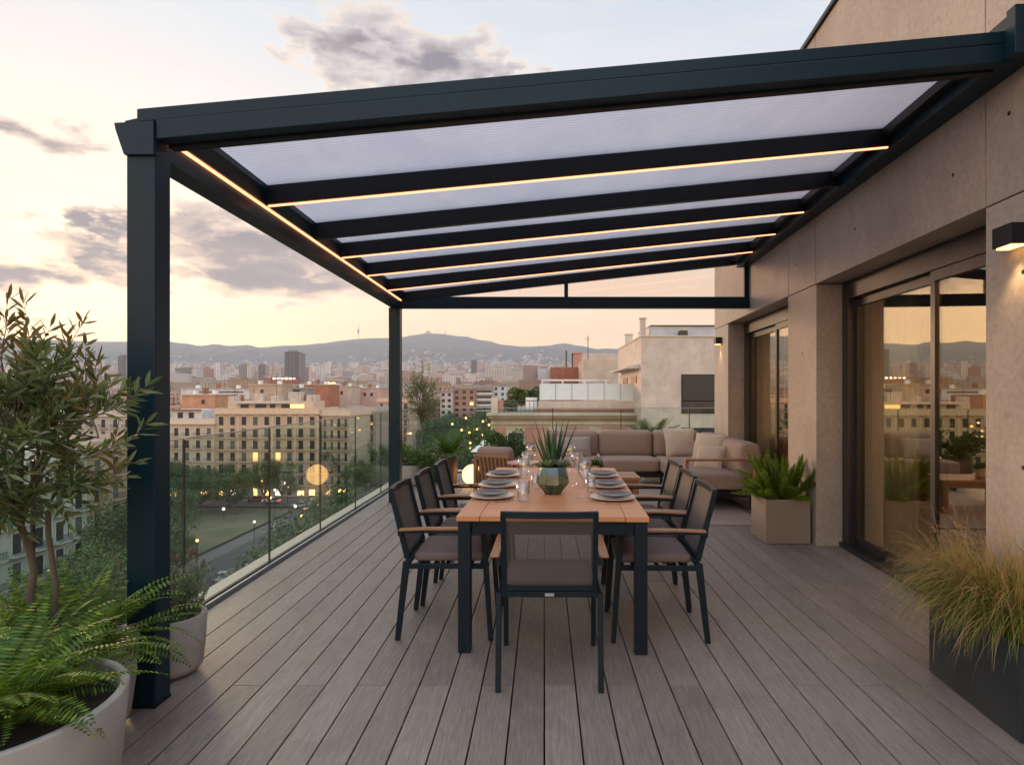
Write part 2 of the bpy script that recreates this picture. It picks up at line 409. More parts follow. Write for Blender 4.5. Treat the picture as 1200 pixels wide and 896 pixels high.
def sliding_door(y0, y1, mid, label):
    f = MB(); x0, x1 = .232, .33
    f.box(x0, x1, y0, y0 + .06, .0, HZ); f.box(x0, x1, y1 - .13, y1, .0, HZ)
    f.box(x0, x1, y0 + .06, y1 - .13, HZ - .16, HZ); f.box(x0 - .03, x1, y0 + .002, y1 - .002, .001, .045)
    d = f.build('sliding_door', M['black'], bld, bevel=.002); d['label'] = label
    for (a, c, x) in ((y0 + .06, mid + .035, .245), (mid - .035, y1 - .13, .288)):
        s = MB(); w = .055; zt = HZ - .16
        s.box(x, x + .04, a, a + w, .046, zt); s.box(x, x + .04, c - w, c, .046, zt)
        s.box(x, x + .04, a + w, c - w, zt - .075, zt); s.box(x, x + .04, a + w, c - w, .046, .12)
        s.build('door_leaf_frame', M['black'], d, bevel=.002)
        p = MB(); p.box(x + .016, x + .024, a + w, c - w, .12, zt - .075); p.build('pane', M['door_glass'], d)
sliding_door(D1[0], D1[1], 4.26, 'wide sliding glass door nearest the dining table, reflecting the sunset')
sliding_door(D2[0], D2[1], 7.62, 'far sliding glass door beside the corner sofa')

M['curtain'] = mat('sheer_curtain', (.74, .76, .63), .9, 0, .06, 8, (1, 1, .1))
def curtain(y0, y1, label):
    mb = MB(); n = 90; rows = 2; pts = []
    for i in range(n + 1):
        y = y0 + (y1 - y0) * i / n; x = .52 + .035 * math.sin(i * .62) + .012 * math.sin(i * 1.7)
        pts.append((x, y))
    for (x, y), (x2, y2) in zip(pts[:-1], pts[1:]):
        mb.add([(x, y, .03), (x2, y2, .03), (x2, y2, 2.4), (x, y, 2.4)], [(0, 1, 2, 3)])
    o = mb.build('curtain', M['curtain'], None, smooth=True); o.location = (BX, 0, 0); o.rotation_euler = (0, 0, BROT)
    s = o.modifiers.new('Solid', 'SOLIDIFY'); s.thickness = .004
    tag(o, label, 'curtain', 'sheer curtains inside the doors')
curtain(4.98, 5.75, 'sheer pale curtain drawn aside behind the larger sliding door')
curtain(8.2, 9.1, 'sheer pale curtain behind the far sliding door by the sofa')

def blocal(x, y, z=0):
    c, s = math.cos(BROT), math.sin(BROT); return (BX + x * c - y * s, x * s + y * c, z)
# indoor table and lantern
t = thing('side_table', 'low wooden table indoors seen through the larger sliding door', 'table', blocal(1.5, 5.05), BROT)
mb = MB(); mb.box(-.75, .75, -.3, .3, .40, .45); mb.build('table_top', M['teak_dark'], t, bevel=.004)
for sx in (-.66, .66):
    for sy in (-.22, .22): mb = MB(); mb.box(sx - .035, sx + .035, sy - .035, sy + .035, .01, .40); mb.build('leg', M['teak_dark'], t)
t = thing('lantern', 'low black candle lantern glowing on the indoor table', 'lantern', blocal(1.2, 4.9, .45), BROT)
mb = MB(); mb.box(-.09, .09, -.09, .09, 0, .03); mb.box(-.1, .1, -.1, .1, .13, .145); mb.build('case', M['black'], t)
mb = MB(); mb.cushion(-.07, .07, -.07, .07, .035, .12, .02, n=4); mb.build('flame', M['flame'], t)
t = thing('lounge_sofa', 'dark sofa indoors behind the larger sliding door', 'sofa', blocal(2.9, 5.1), BROT)
mb = MB(); mb.cushion(-.4, .4, -1.1, .8, .12, .42, .06); mb.build('seat', M['cushion'], t, smooth=True)
mb = MB(); mb.cushion(.2, .45, -1.1, .8, .40, .85, .08); mb.build('backrest', M['cushion'], t, smooth=True)

def wall_light(y0, label, energy):
    t = thing('wall_light', label, 'wall light', blocal(-.002, y0 + .07, 2.14), BROT, 'box wall lights')
    mb = MB(); mb.box(-.09, 0, -.07, .07, .012, .115); mb.build('housing', M['steel_dark'], t, bevel=.003)
    mb = MB(); mb.box(-.078, -.015, -.055, .055, .004, .0115); mb.build('diffuser', M['bulb'], t)
    l = bpy.data.lights.new('wall_light_lamp', 'SPOT'); l.energy = energy; l.color = (1, .62, .27); l.spot_size = R(92); l.spot_blend = .7; l.shadow_soft_size = .02
    o = bpy.data.objects.new('wall_light_lamp', l); C.objects.link(o); o.parent = t; o.location = (-.055, 0, -.01)
    o.rotation_euler = (0, R(8), 0)
wall_light(3.0, 'black box wall light above the grass planter, nearest the camera', 5)
wall_light(9.42, 'small black box wall light on the concrete beyond the far door', 4.5)

# ------------------------------------------------------------ pergola
def GX(d): return -.0185 * (d - 2.77)          # the gutter runs slightly outwards
perg = thing('pergola', 'dark blue steel lean to pergola with translucent roof and glowing strips over the dining table', 'pergola', (-1.82, 2.83, 0))
S = M['steel']
for (d0, d1, x0, x1) in ((2.77, 2.885, -1.885, -1.755), (7.86, 8.0, -1.995, -1.852)):
    mb = MB(); mb.box(x0, x1, d0, d1, .004, 2.50); part(mb, 'post', S, perg, bevel=.006)
    if d0 < 3: mb = MB(); mb.box(x0 - .002, x1 + .002, d0 - .002, d1 + .002, .001, .012); part(mb, 'post_base', M['steel_dark'], perg)
# gutter
def gut(d0, d1, prof, name, m_):
    n = len(prof); mb = MB()
    vs = [(x + GX(d), d, z) for d in (d0, d1) for x, z in prof]
    fs = [tuple(range(n)), tuple(range(2 * n - 1, n - 1, -1))] + [(i, i + n, (i + 1) % n + n, (i + 1) % n) for i in range(n)]
    mb.add(vs, fs); return part(mb, name, m_, perg)
gut(2.80, 8.05, [(-1.875, 2.50), (-1.755, 2.50), (-1.755, 2.60), (-1.73, 2.60), (-1.70, 2.675), (-1.70, 2.708), (-1.91, 2.66), (-1.92, 2.63)], 'gutter', S)
gut(2.752, 2.798, [(-1.885, 2.49), (-1.752, 2.49), (-1.752, 2.64), (-1.928, 2.63), (-1.922, 2.60)], 'gutter_end_cap', S)
gut(2.86, 7.9, [(-1.768, 2.601), (-1.7545, 2.601), (-1.7545, 2.613), (-1.768, 2.613)], 'gutter_lip', M['steel_dark'])
gut(2.9, 7.9, [(-1.7535, 2.603), (-1.741, 2.599), (-1.741, 2.585), (-1.7535, 2.587)], 'led_strip', M['led'])
# front beam
def beam(a, b_, y_th, zb, zt, name, m_, bev=.004):
    (xa, ya, za), (xb, yb, zb2) = a, b_
    mb = MB()
    mb.hexa([(xa, ya, za + zb), (xb, yb, zb2 + zb), (xb, yb + y_th, zb2 + zb), (xa, ya + y_th, za + zb),
             (xa, ya, za + zt), (xb, yb, zb2 + zt), (xb, yb + y_th, zb2 + zt), (xa, ya + y_th, za + zt)])
    return part(mb, name, m_, perg, bevel=bev)
fa, fb = (-1.75, 2.765, 2.563), (2.30, 2.985, 3.035)
beam(fa, fb, .075, 0, .088, 'front_rafter', S)
beam((-1.84, 2.772, 2.553), fb, .075, .090, .15, 'front_rafter_cap', S)
beam((-1.74, 2.842, 2.563), (2.24, 3.06, 3.03), .05, -.012, .075, 'front_rafter_flange', M['steel_dark'])
# wall beam (along the concrete wall)
def wb(x0, x1, y0, y1, z0, z1, name, m_=S):
    mb = MB(); mb.box(x0, x1, y0, y1, z0, z1); o = mb.build(name, m_, perg, bevel=.003)
    o.location = Vector((BX, 0, 0)) - Vector(perg.location); o.rotation_euler = (0, 0, BROT); return o
wb(-.14, -.003, 2.95, 8.02, 3.035, 3.235, 'wall_beam')
wb(-.20, -.141, 2.99, 8.0, 3.10, 3.16, 'wall_beam_lip', M['steel_dark'])
wb(-.15, -.001, 2.885, 2.948, 3.02, 3.25, 'wall_bracket')
for z in (3.06, 3.2):
    mb = MB(); mb.lathe([(0, .004), (.008, .003), (.009, 0)], 10)
    mb.v = [(x, -z_, y) for x, y, z_ in mb.v]
    o = mb.build('bolt', M['plaque'], perg); o.location = Vector(blocal(-.035, 2.884, z)) - Vector(perg.location)
# rafters
raf = [(3.82, 4.05, 1), (4.67, 4.85, 0), (5.3, 5.56, 1), (6.12, 6.36, 1), (7.0, 7.2, 1), (7.88, 7.98, 0)]
sl = (3.04 - 2.585) / 4.0
def rz_(x): return 2.585 + (x + 1.78) * sl
for dl, dr, led in raf:
    xa = -1.725 + GX(dl); xb = BX + .054 * dr - .145
    beam((xa, dl, rz_(xa)), (xb, dr, rz_(xb)), .062, 0, .118, 'rafter', M['steel_dark'])
    if led:
        beam((xa + .02, dl + .012, rz_(xa)), (xb - .01, dr + .012, rz_(xb)), .012, -.011, -.001, 'led_strip', M['led'], 0)
# roof sheets between rafters
allr = [(2.845, 3.065, 0)] + raf
for (a, c, _), (a2, c2, _) in zip(allr[:-1], allr[1:]):
    xa = -1.76 + GX(a); xb = BX + .054 * c - .08
    mb = MB(); z0 = .121
    p = [(xa, a + .01, rz_(xa) + z0), (xb, c + .01, rz_(xb) + z0), (xb, c2 + .05, rz_(xb) + z0), (xa, a2 + .05, rz_(xa) + z0)]
    mb.hexa(p + [(x, y, z + .012) for x, y, z in p]); part(mb, 'roof_sheet', M['poly'], perg)
    mb = MB(); mb.hexa([(xa - .01, a2 + .01, rz_(xa) + .135), (xb, c2 + .01, rz_(xb) + .135), (xb, c2 + .06, rz_(xb) + .135), (xa - .01, a2 + .06, rz_(xa) + .135),
                        (xa - .01, a2 + .01, rz_(xa) + .15), (xb, c2 + .01, rz_(xb) + .15), (xb, c2 + .06, rz_(xb) + .15), (xa - .01, a2 + .06, rz_(xa) + .15)])
    part(mb, 'glazing_bar', S, perg)
# end frame
mb = MB(); xw = BX + .054 * 7.95 - .003
mb.box(-1.852, xw, 7.89, 7.99, 2.495, 2.64); part(mb, 'end_beam', S, perg, bevel=.003)
for x, w in ((.28, .05), (xw - .035, .06)):
    mb = MB(); mb.box(x - w / 2, x + w / 2, 7.90, 7.96, 2.641, rz_(x) - .002); part(mb, 'end_stud', S, perg)
mb = MB(); p = [(-1.3, 7.93, 2.642), (xw - .07, 7.93, 2.642), (xw - .07, 7.93, rz_(xw) - .01), (-1.3, 7.93, rz_(-1.3) - .004)]
mb.hexa([p[0], p[1], (p[1][0], 7.938, p[1][2]), (p[0][0], 7.938, p[0][2]), p[3], p[2], (p[2][0], 7.938, p[2][2]), (p[3][0], 7.938, p[3][2])])
part(mb, 'gable_glass', M['gable'], perg)

# ------------------------------------------------------------ dining table
TB = (0.068, 3.33); TY = -math.atan((.095 - .04) / 2.12)
tab = thing('dining_table', 'long slatted teak dining table on dark blue steel legs in the middle of the deck', 'table', (TB[0] - .025, TB[1], 0), TY)
TW, TL = 1.045, 2.13
mb = MB(); h = TW / 2
mb.box(-h, -h + .125, .0, TL, .722, .75); mb.box(h - .125, h, 0, TL, .722, .75)
top = mb
o = mb.build('table_top', M['teak'], tab, bevel=.002); tabletop = o
mb = MB(); n = 29; pw = TL / n
for i in range(n): mb.box(-h + .128, h - .128, i * pw + .003, (i + 1) * pw - .003, .7225, .7495)
mb.build('slats', M['teak_x'], tab, bevel=.0015)
mb = MB()
mb.box(-h + .08, h - .08, .03, .06, .645, .72); mb.box(-h + .08, h - .08, TL - .06, TL - .03, .645, .72)
mb.box(-h + .02, -h + .05, .08, TL - .08, .645, .72); mb.box(h - .05, h - .02, .08, TL - .08, .645, .72)
mb.box(-h + .08, h - .08, .5, .56, .66, .72); mb.box(-h + .08, h - .08, TL - .56, TL - .5, .66, .72)
mb.build('apron', M['frame'], tab, bevel=.002)
for sx in (-1, 1):
    for y in (.008, TL - .076):
        mb = MB(); x = sx * (h - .041); mb.box(x - .034, x + .034, y, y + .068, .002, .721); mb.build('leg', M['frame'], tab, bevel=.003)

# ------------------------------------------------------------ dining chairs
def chair(loc, rz, label, grp='armchairs around the dining table'):
    t = thing('dining_chair', label, 'chair', loc, rz, grp)
    fm = M['frame']
    for s in (-1, 1):
        mb = MB(); mb.hexa([(s*.245-.013, -.292, .002), (s*.245+.013, -.292, .002), (s*.245+.013, -.262, .002), (s*.245-.013, -.262, .002),
                            (s*.245-.013, -.245, .455), (s*.245+.013, -.245, .455), (s*.245+.013, -.205, .455), (s*.245-.013, -.205, .455)])
        mb.build('leg', fm, t, bevel=.003)
        mb = MB(); mb.hexa([(s*.245-.013, .245, .002), (s*.245+.013, .245, .002), (s*.245+.013, .272, .002), (s*.245-.013, .272, .002),
                            (s*.245-.013, .20, .63), (s*.245+.013, .20, .63), (s*.245+.013, .235, .63), (s*.245-.013, .235, .63)])
        mb.build('leg', fm, t, bevel=.003)
    mb = MB()
    for s in (-1, 1): mb.box(s*.245-.011, s*.245+.011, -.235, .215, .412, .44)
    mb.box(-.232, .232, .195, .225, .405, .44); mb.box(-.232, .232, -.235, -.205, .435, .462)
    for k in range(5): mb.box(-.232, .232, -.15 + k * .07, -.13 + k * .07, .418, .43)
    sf = mb.build('seat_frame', fm, t, bevel=.002)
    mb = MB(); mb.box(-.022, .022, -.2375, -.2352, .441, .456); mb.build('plaque', M['plaque'], sf)
    mb = MB(); mb.cushion(-.225, .225, -.19, .235, .442, .498, .024, puff=.008); mb.build('seat', M['chair_cushion'], t, smooth=True)
    # back frame: rounded rectangle leaning backwards
    def bp(x, z): # back surface position
        k = (z - .46) / .40
        return Vector((x, -.225 - .095 * k - .02 * (1 - (x / .23) ** 2) * k, z))
    bf = MB()
    for s in (-1, 1):
        for i in range(6):
            z0 = .465 + i * .0655; z1 = z0 + .0655
            bf.bar(bp(s * .218, z0), bp(s * .218, z1 + .001), .024, .03, up=(0, 1, 0))
    for zz, hh in ((.852, .03), (.482, .022)):
        for i in range(8):
            x0 = -.228 + .456 * i / 8; x1 = x0 + .457 / 8
            bf.bar(bp(x0, zz), bp(x1, zz), .026, hh)
    bfo = bf.build('back_frame', fm, t)
    fb_ = MB(); nx, nz = 10, 8
    vs = [bp(-.207 + .414 * i / nx, .49 + .352 * j / nz) for j in range(nz + 1) for i in range(nx + 1)]
    vs2 = [v + Vector((0, .006, 0)) for v in vs]; N_ = len(vs)
    fb_.add(vs, [(j*(nx+1)+i, j*(nx+1)+i+1, (j+1)*(nx+1)+i+1, (j+1)*(nx+1)+i) for j in range(nz) for i in range(nx)])
    fb_.build('backrest', M['sling'], t, smooth=True)
    for s in (-1, 1):
        mb = MB(); pts = [(s*.262, -.262, .638), (s*.262, -.1, .645), (s*.262, .1, .645), (s*.262, .235, .64)]
        for a, c in zip(pts[:-1], pts[1:]): mb.bar(a, Vector(c) + Vector((0, .001, 0)), .044, .013)
        a = mb.build('armrest', M['teak_dark'] if False else M['arm'], t, bevel=.004)
        mb = MB(); mb.bar((s*.248, -.268, .624), (s*.248, .235, .624), .02, .014); mb.box(s*.245-.012, s*.245+.012, -.275, -.25, .6, .631); mb.build('arm_bracket', fm, a)
    return t
M['arm'] = mat('oiled_wood_armrest', (.26, .125, .06), .45, 0, 0, 8, (14, 1, 14), .1, .0006, (.38, .19, .095))
c0 = chair((.027, 3.20, 0), R(-.6), 'dark mesh armchair at the near end of the table, its back to the camera')
def cp(loc, rz, label): return copy_tree(c0, None, loc, rz, label)
XL, XR = -.565, .655
for i, (y, who) in enumerate(((3.775, 'nearest'), (4.345, 'middle'), (4.915, 'farthest'))):
    cp((XL + .028 * i, y, 0), R(-90 + U(-1, 1)), f'mesh armchair on the left long side of the table, {who} of the three there')
    cp((XR + .03 * i, y - .04, 0), R(90 + U(-1.5, 1)), f'mesh armchair on the right long side of the table, {who} of the three there')

# ------------------------------------------------------------ tableware
TZ = .7515
def plate(x, y, r, z, m_, name, label, grp):
    mb = MB(); mb.lathe([(0, 0), (r*.6, 0), (r*.64, .002), (r*.97, .014), (r, .0165), (r*.985, .019), (r*.66, .007), (r*.6, .005), (0, .005)], 48)
    o = mb.build(name, m_, None, smooth=True); o.location = (x, y, z); return tag(o, label, 'plate', grp)
who = ('nearest', 'middle', 'farthest')
lp = [(-.335, 3.93), (-.33, 4.38), (-.325, 4.9)]; rp = [(.43, 3.87), (.44, 4.36), (.45, 4.88)]
for side, lst in (('left', lp), ('right', rp)):
    for k, (x, y) in enumerate(lst):
        plate(x, y, .142, TZ, M['plate_light'], 'dinner_plate', f'pale wide plate under a dark one, {who[k]} setting on the table\'s {side} side', 'pale dinner plates')
        plate(x - (.008 if side == 'left' else -.01), y + .008, .113, TZ + .0175, M['plate_dark'], 'side_plate', f'charcoal plate stacked on the {who[k]} pale plate, table\'s {side} side', 'charcoal plates')
        s = 1 if side == 'left' else -1
        fx = x + s * .1
        t = thing('dinner_fork', f'silver fork by the {who[k]} plate on the {side} side of the table', 'fork', (x, y - .165, TZ), R(4 * s), 'forks')
        mb = MB(); mb.box(-.1, .03, -.003, .003, .001, .004); mb.box(.03, .05, -.009, .009, .001, .004); mb.build('handle', M['cutlery'], t)
        mb = MB()
        for q in (-.0075, -.0025, .0025, .0075): mb.box(.05, .085, q - .001, q + .001, .001, .0045)
        mb.build('tines', M['cutlery'], t)
        t = thing('table_knife', f'silver knife by the {who[k]} plate on the {side} side of the table', 'knife', (x + s * .105, y - .125, TZ), R(38 if s > 0 else 142), 'knives')
        mb = MB(); mb.box(-.09, 0, -.004, .004, .001, .006); mb.build('handle', M['cutlery'], t)
        mb = MB(); mb.hexa([(0, -.006, .002), (.1, -.004, .002), (.1, .003, .002), (0, .006, .002), (0, -.006, .004), (.1, -.004, .004), (.1, .003, .004), (0, .006, .004)]); mb.build('blade', M['cutlery'], t)
def wine(x, y, label):
    t = thing('wine_glass', label, 'wine glass', (x, y, TZ), 0, 'wine glasses')
    mb = MB(); mb.lathe([(.036, 0), (.036, .002), (.012, .005), (.0045, .012), (.0038, .105), (.012, .118)], 28)
    mb.build('stem', M['drink'], t, smooth=True)
    mb = MB(); mb.lathe([(.004, .112), (.022, .122), (.038, .15), (.0425, .175), (.040, .205), (.034, .238), (.0325, .238), (.0385, .205), (.041, .175), (.0365, .15), (.02, .124), (0, .117)], 32)
    mb.build('bowl', M['drink'], t, smooth=True)
def tumbler(x, y, label, s=1):
    mb = MB(); mb.lathe([(0, 0), (.033, 0), (.036, .01), (.042, .125), (.040, .125), (.0345, .014), (0, .012)], 28)
    o = mb.build('tumbler', M['drink'], None, smooth=True); o.location = (x, y, TZ); o.scale = (s, s, s)
    return tag(o, label, 'tumbler', 'water tumblers')
tumbler(-.13, 3.80, 'clear water tumbler, nearest glass on the left of the vase')
wine(-.135, 4.06, 'wine glass left of the vase, nearest of the three there')
wine(-.125, 4.46, 'wine glass left of the vase, middle of the three there')
wine(-.11, 5.1, 'wine glass left of the vase, farthest of the three there')
wine(.255, 3.93, 'wine glass right of the vase, nearest of the three there')
wine(.235, 4.42, 'wine glass right of the vase, middle of the three there')
wine(.215, 5.05, 'wine glass right of the vase, farthest of the three there')
tumbler(.315, 4.16, 'short tumbler beside the nearest wine glass on the right', .85)
tumbler(-.06, 4.32, 'short tumbler beside the middle wine glass on the left', .85)
tumbler(.31, 4.66, 'short tumbler between the middle and farthest wine glasses on the right', .85)

# vase with aloe and succulents
def vasemat():
    m, nt, out = newmat('reactive_glaze'); b = NB(nt)
    p = b.n('ShaderNodeBsdfPrincipled'); b.l(p.outputs[0], out.inputs[0])
    tc = b.n('ShaderNodeTexCoord').outputs['Object']; s = b.n('ShaderNodeSeparateXYZ'); b.l(tc, s.inputs[0])
    n1 = b.noise(tc, 22, 6, .7, .4); n2 = b.noise(tc, 8, 3, .5)
    top = b.mix(b.ramp(n2, [(.42, (0, 0, 0)), (.58, (1, 1, 1))]), (.07, .17, .23), (.27, .20, .13))
    bot = b.ramp(n1, [(.35, (.012, .02, .016)), (.5, (.03, .085, .075)), (.62, (.12, .14, .06)), (.75, (.28, .2, .09))])
    f = b.math('MULTIPLY_ADD', s.outputs[2], -16, 3.0); f = b.math('ADD', f, b.math('MULTIPLY_ADD', n1, 1.6, -.8), clamp=True)
    b.l(b.mix(f, top, bot), p.inputs['Base Color']); p.inputs['Roughness'].default_value = .16; sp(p, 'Coat Weight', .5); return m
M['vase'] = vasemat()
vx, vy = .055, 4.08
t = thing('planter_vase', 'faceted teal and brown glazed vase at the centre of the dining table', 'vase', (vx, vy, TZ))
mb = MB(); mb.lathe([(0, 0), (.056, 0), (.112, .068), (.104, .125), (.088, .18), (.081, .18), (.080, .155), (0, .155)], 9, a0=.18); mb.build('body', M['vase'], t, bevel=.002)
mb = MB(); mb.lathe([(0, .158), (.0745, .158)], 16); mb.build('soil', M['soil'], t)
def leaf_blade(mb, base, direc, length, width, curl=0, thick=.004, n=7, cup=.3):
    d = Vector(direc).normalized(); side = d.cross(Vector((0, 0, 1)));
    if side.length < .05: side = Vector((1, 0, 0))
    side.normalize(); nrm = side.cross(d).normalized(); L0 = []
    p = Vector(base)
    for i in range(n + 1):
        tt = i / n; w = width * (1 - tt ** 1.6) * (.75 + .5 * math.sin(min(1, tt * 2.2) * math.pi / 2) - .25) + .0004
        L0.append((p - side * w / 2 + nrm * w * cup, p - nrm * (thick * (1 - tt)), p + side * w / 2 + nrm * w * cup))
        d = (d + Vector((0, 0, -curl / n))).normalized(); nrm = side.cross(d).normalized(); p = p + d * length / n
    vs = [q for r in L0 for q in r]; fs = []
    for i in range(n): a = i * 3; fs += [(a, a + 1, a + 4, a + 3), (a + 1, a + 2, a + 5, a + 4)]
    mb.add(vs, fs)
t = thing('aloe_plant', 'tall spiky aloe standing in the glazed vase on the dining table', 'plant', (vx, vy, TZ + .15))
mb = MB(); rl = random.Random(4)
for (ax, ln, yy) in ((-.62, .30, 0), (-.42, .37, .1), (-.26, .33, -.2), (-.12, .3, .25), (.02, .29, -.15), (.1, .34, .2), (.24, .35, -.1), (.38, .385, .1), (.6, .36, 0), (-.5, .26, .4), (-.16, .30, .35), (.3, .28, .45)):
    leaf_blade(mb, (ax * .05, yy * .05, 0), (ax * .75, yy * .6, 1), ln, .042, curl=-.12, thick=.010, n=8, cup=.22)
mb.build('leaves', L['aloe'], t, smooth=True)
def rosette(name, x, y, z, r, m_, label, grp, seed):
    mb = MB(); q = random.Random(seed)
    for ring, (cnt, el, ln) in enumerate(((9, .25, 1), (8, .6, .85), (6, 1.1, .65), (4, 1.9, .4))):
        for k in range(cnt):
            a = 2 * math.pi * (k + ring * .5) / cnt + q.uniform(-.1, .1)
            leaf_blade(mb, (0, 0, 0), (math.cos(a), math.sin(a), el), r * ln, r * .42, curl=-.5, thick=r * .09, n=5, cup=.18)
    o = mb.build(name, m_, None, smooth=True); o.location = (x, y, z); return tag(o, label, 'succulent', grp)
gs = 'succulents in the glazed vase'
rosette('succulent', vx - .028, vy - .05, TZ + .185, .082, L['succ'], 'bright green rosette succulent at the front of the vase', gs, 1)
rosette('succulent', vx + .048, vy - .045, TZ + .188, .08, L['succ2'], 'pale blue green rosette succulent at the front right of the vase', gs, 2)
rosette('succulent', vx - .082, vy + .0, TZ + .172, .06, L['succ'], 'small green succulent at the left rim of the vase', gs, 3)
rosette('succulent', vx + .085, vy + .02, TZ + .172, .06, L['succ2'], 'small grey green succulent at the right rim of the vase', gs, 4)

# ------------------------------------------------------------ lounge corner
mb = MB()
for i in range(1): mb.box(.15, 2.36, 6.53, 8.98, .002, .012)
tag(mb.build('rug', M['rug'], None, bevel=.003), 'woven beige rug under the corner sofa and coffee table', 'rug')
sofa = thing('corner_sofa', 'large taupe corner sofa with wooden armrest at the far right of the deck', 'sofa', (1.3, 9.3, 0), 0)
cu = M['cushion']
mb = MB(); mb.box(.0, 2.60, 9.05, 9.85, .16, .235); mb.box(1.70, 2.58, 7.33, 9.049, .16, .235); part(mb, 'base_frame', M['steel_dark'], sofa, bevel=.004)
for (x, y) in ((.06, 9.1), (.06, 9.8), (.95, 9.1), (1.74, 7.37), (2.5, 7.37), (2.5, 9.8), (1.74, 9.1), (.95, 9.8)):
    mb = MB(); mb.box(x - .03, x + .03, y - .03, y + .03, .013, .16); part(mb, 'leg', M['steel_dark'], sofa)
for (x0, x1, y0, y1) in ((.0, .845, 9.0, 9.6), (.85, 1.695, 9.0, 9.6), (1.70, 2.40, 8.55, 9.6), (1.70, 2.40, 7.32, 8.545)):
    mb = MB(); mb.cushion(x0, x1, y0, y1, .24, .43, .045, puff=.012); part(mb, 'seat', cu, sofa, smooth=True)
for (x0, x1, y0, y1) in ((.0, .84, 9.58, 9.83), (.85, 1.69, 9.58, 9.83), (1.70, 2.42, 9.58, 9.83)):
    mb = MB(); mb.cushion(x0, x1, y0, y1, .40, .815, .075, puff=.03, n=12); part(mb, 'back_cushion', cu, sofa, smooth=True)
for (y0, y1) in ((7.4, 8.42), (8.44, 9.5)):
    mb = MB(); mb.cushion(2.36, 2.62, y0, y1, .38, .80, .075, puff=.03, n=12); part(mb, 'back_cushion', cu, sofa, smooth=True)
mb = MB(); mb.box(1.66, 2.52, 7.22, 7.31, .605, .63); mb.box(1.66, 1.70, 7.23, 7.30, .02, .604); mb.box(2.48, 2.52, 7.23, 7.30, .02, .604); part(mb, 'armrest', M['teak_dark'], sofa, bevel=.004)
def pillow(x, y, z, w, h_, th, rx, rz, m_, label):
    bm = MB(); n = 14
    vs = []; fs = []
    for sgn in (1, -1):
        for j in range(n + 1):
            for i in range(n + 1):
                u, v = i / n * 2 - 1, j / n * 2 - 1
                e = (max(0, (1 - u * u) * (1 - v * v))) ** .45
                pin = 1 - .06 * (1 - abs(u)) * abs(v) ** 4; pin2 = 1 - .06 * (1 - abs(v)) * abs(u) ** 4
                q = Vector((u * w / 2 * pin2, sgn * th / 2 * e, v * h_ / 2 * pin))
                q += mnoise.noise_vector(q * 7 + Vector((x, y, z)) * 3) * .012 * (e + .2)
                vs.append(q)
    N_ = (n + 1) ** 2
    for k in (0, 1):
        for j in range(n):
            for i in range(n):
                a = k * N_ + j * (n + 1) + i; f = (a, a + 1, a + n + 2, a + n + 1); fs.append(f if k else f[::-1])
    bm.add(vs, fs); o = bm.build('throw_pillow', m_, None, smooth=True)
    o.location = (x, y, z); o.rotation_euler = (R(rx), 0, R(rz)); return tag(o, label, 'pillow', 'throw pillows on the corner sofa')
pillow(2.08, 9.42, .645, .50, .46, .17, -22, 8, M['cream'], 'square cream pillow leaning on the far back of the sofa')
pillow(2.22, 8.35, .64, .48, .44, .17, -18, -52, M['cream'], 'larger cream pillow leaning on the right part of the sofa')
pillow(2.14, 7.98, .57, .38, .34, .15, -25, -38, M['cream'], 'smallest cream pillow, in front of the larger one on the right')
pillow(.42, 9.38, .58, .58, .32, .15, -20, 2, M['grey_linen'], 'oblong pale grey pillow behind the vase, left end of the sofa')

t = thing('coffee_table', 'low brown slatted coffee table in front of the corner sofa', 'coffee table', (.7, 7.55, .012))
mb = MB()
for k in range(7): mb.box(-.42, .44, -.28 + k * .08, -.207 + k * .08, .36, .395)
mb.build('table_top', M['arm'], t, bevel=.003)
mb = MB(); mb.box(-.40, .42, -.26, -.22, .30, .358); mb.box(-.40, .42, .22, .26, .30, .358); mb.box(-.399, -.36, -.22, .22, .301, .357); mb.box(.38, .419, -.22, .22, .301, .357); mb.build('apron', M['teak_dark'], t)
for x in (-.37, .39):
    for y in (-.24, .24): mb = MB(); mb.box(x - .03, x + .03, y - .03, y + .03, 0, .30); mb.build('leg', M['teak_dark'], t)
t = thing('small_flower_pot', 'tiny cream pot with a small green plant on the coffee table', 'potted plant', (.62, 7.45, .408)); t.scale = (1.35, 1.35, 1.35)
M['pot_cream'] = mat('cream_pot', (.62, .45, .28), .6, 0, .06, 8)
mb = MB(); mb.lathe([(0, 0), (.038, 0), (.05, .09), (.045, .09), (.043, .07), (0, .07)], 20); mb.build('pot', M['pot_cream'], t, smooth=True)
mb = MB(); q = random.Random(9)
for k in range(70):
    a = q.uniform(0, 6.28); e = q.uniform(.3, 2.5)
    leaf_blade(mb, (0, 0, .07), (math.cos(a), math.sin(a), e), q.uniform(.06, .13), .022, curl=.3, n=4)
mb.build('leaves', L['bush'], t, smooth=True)

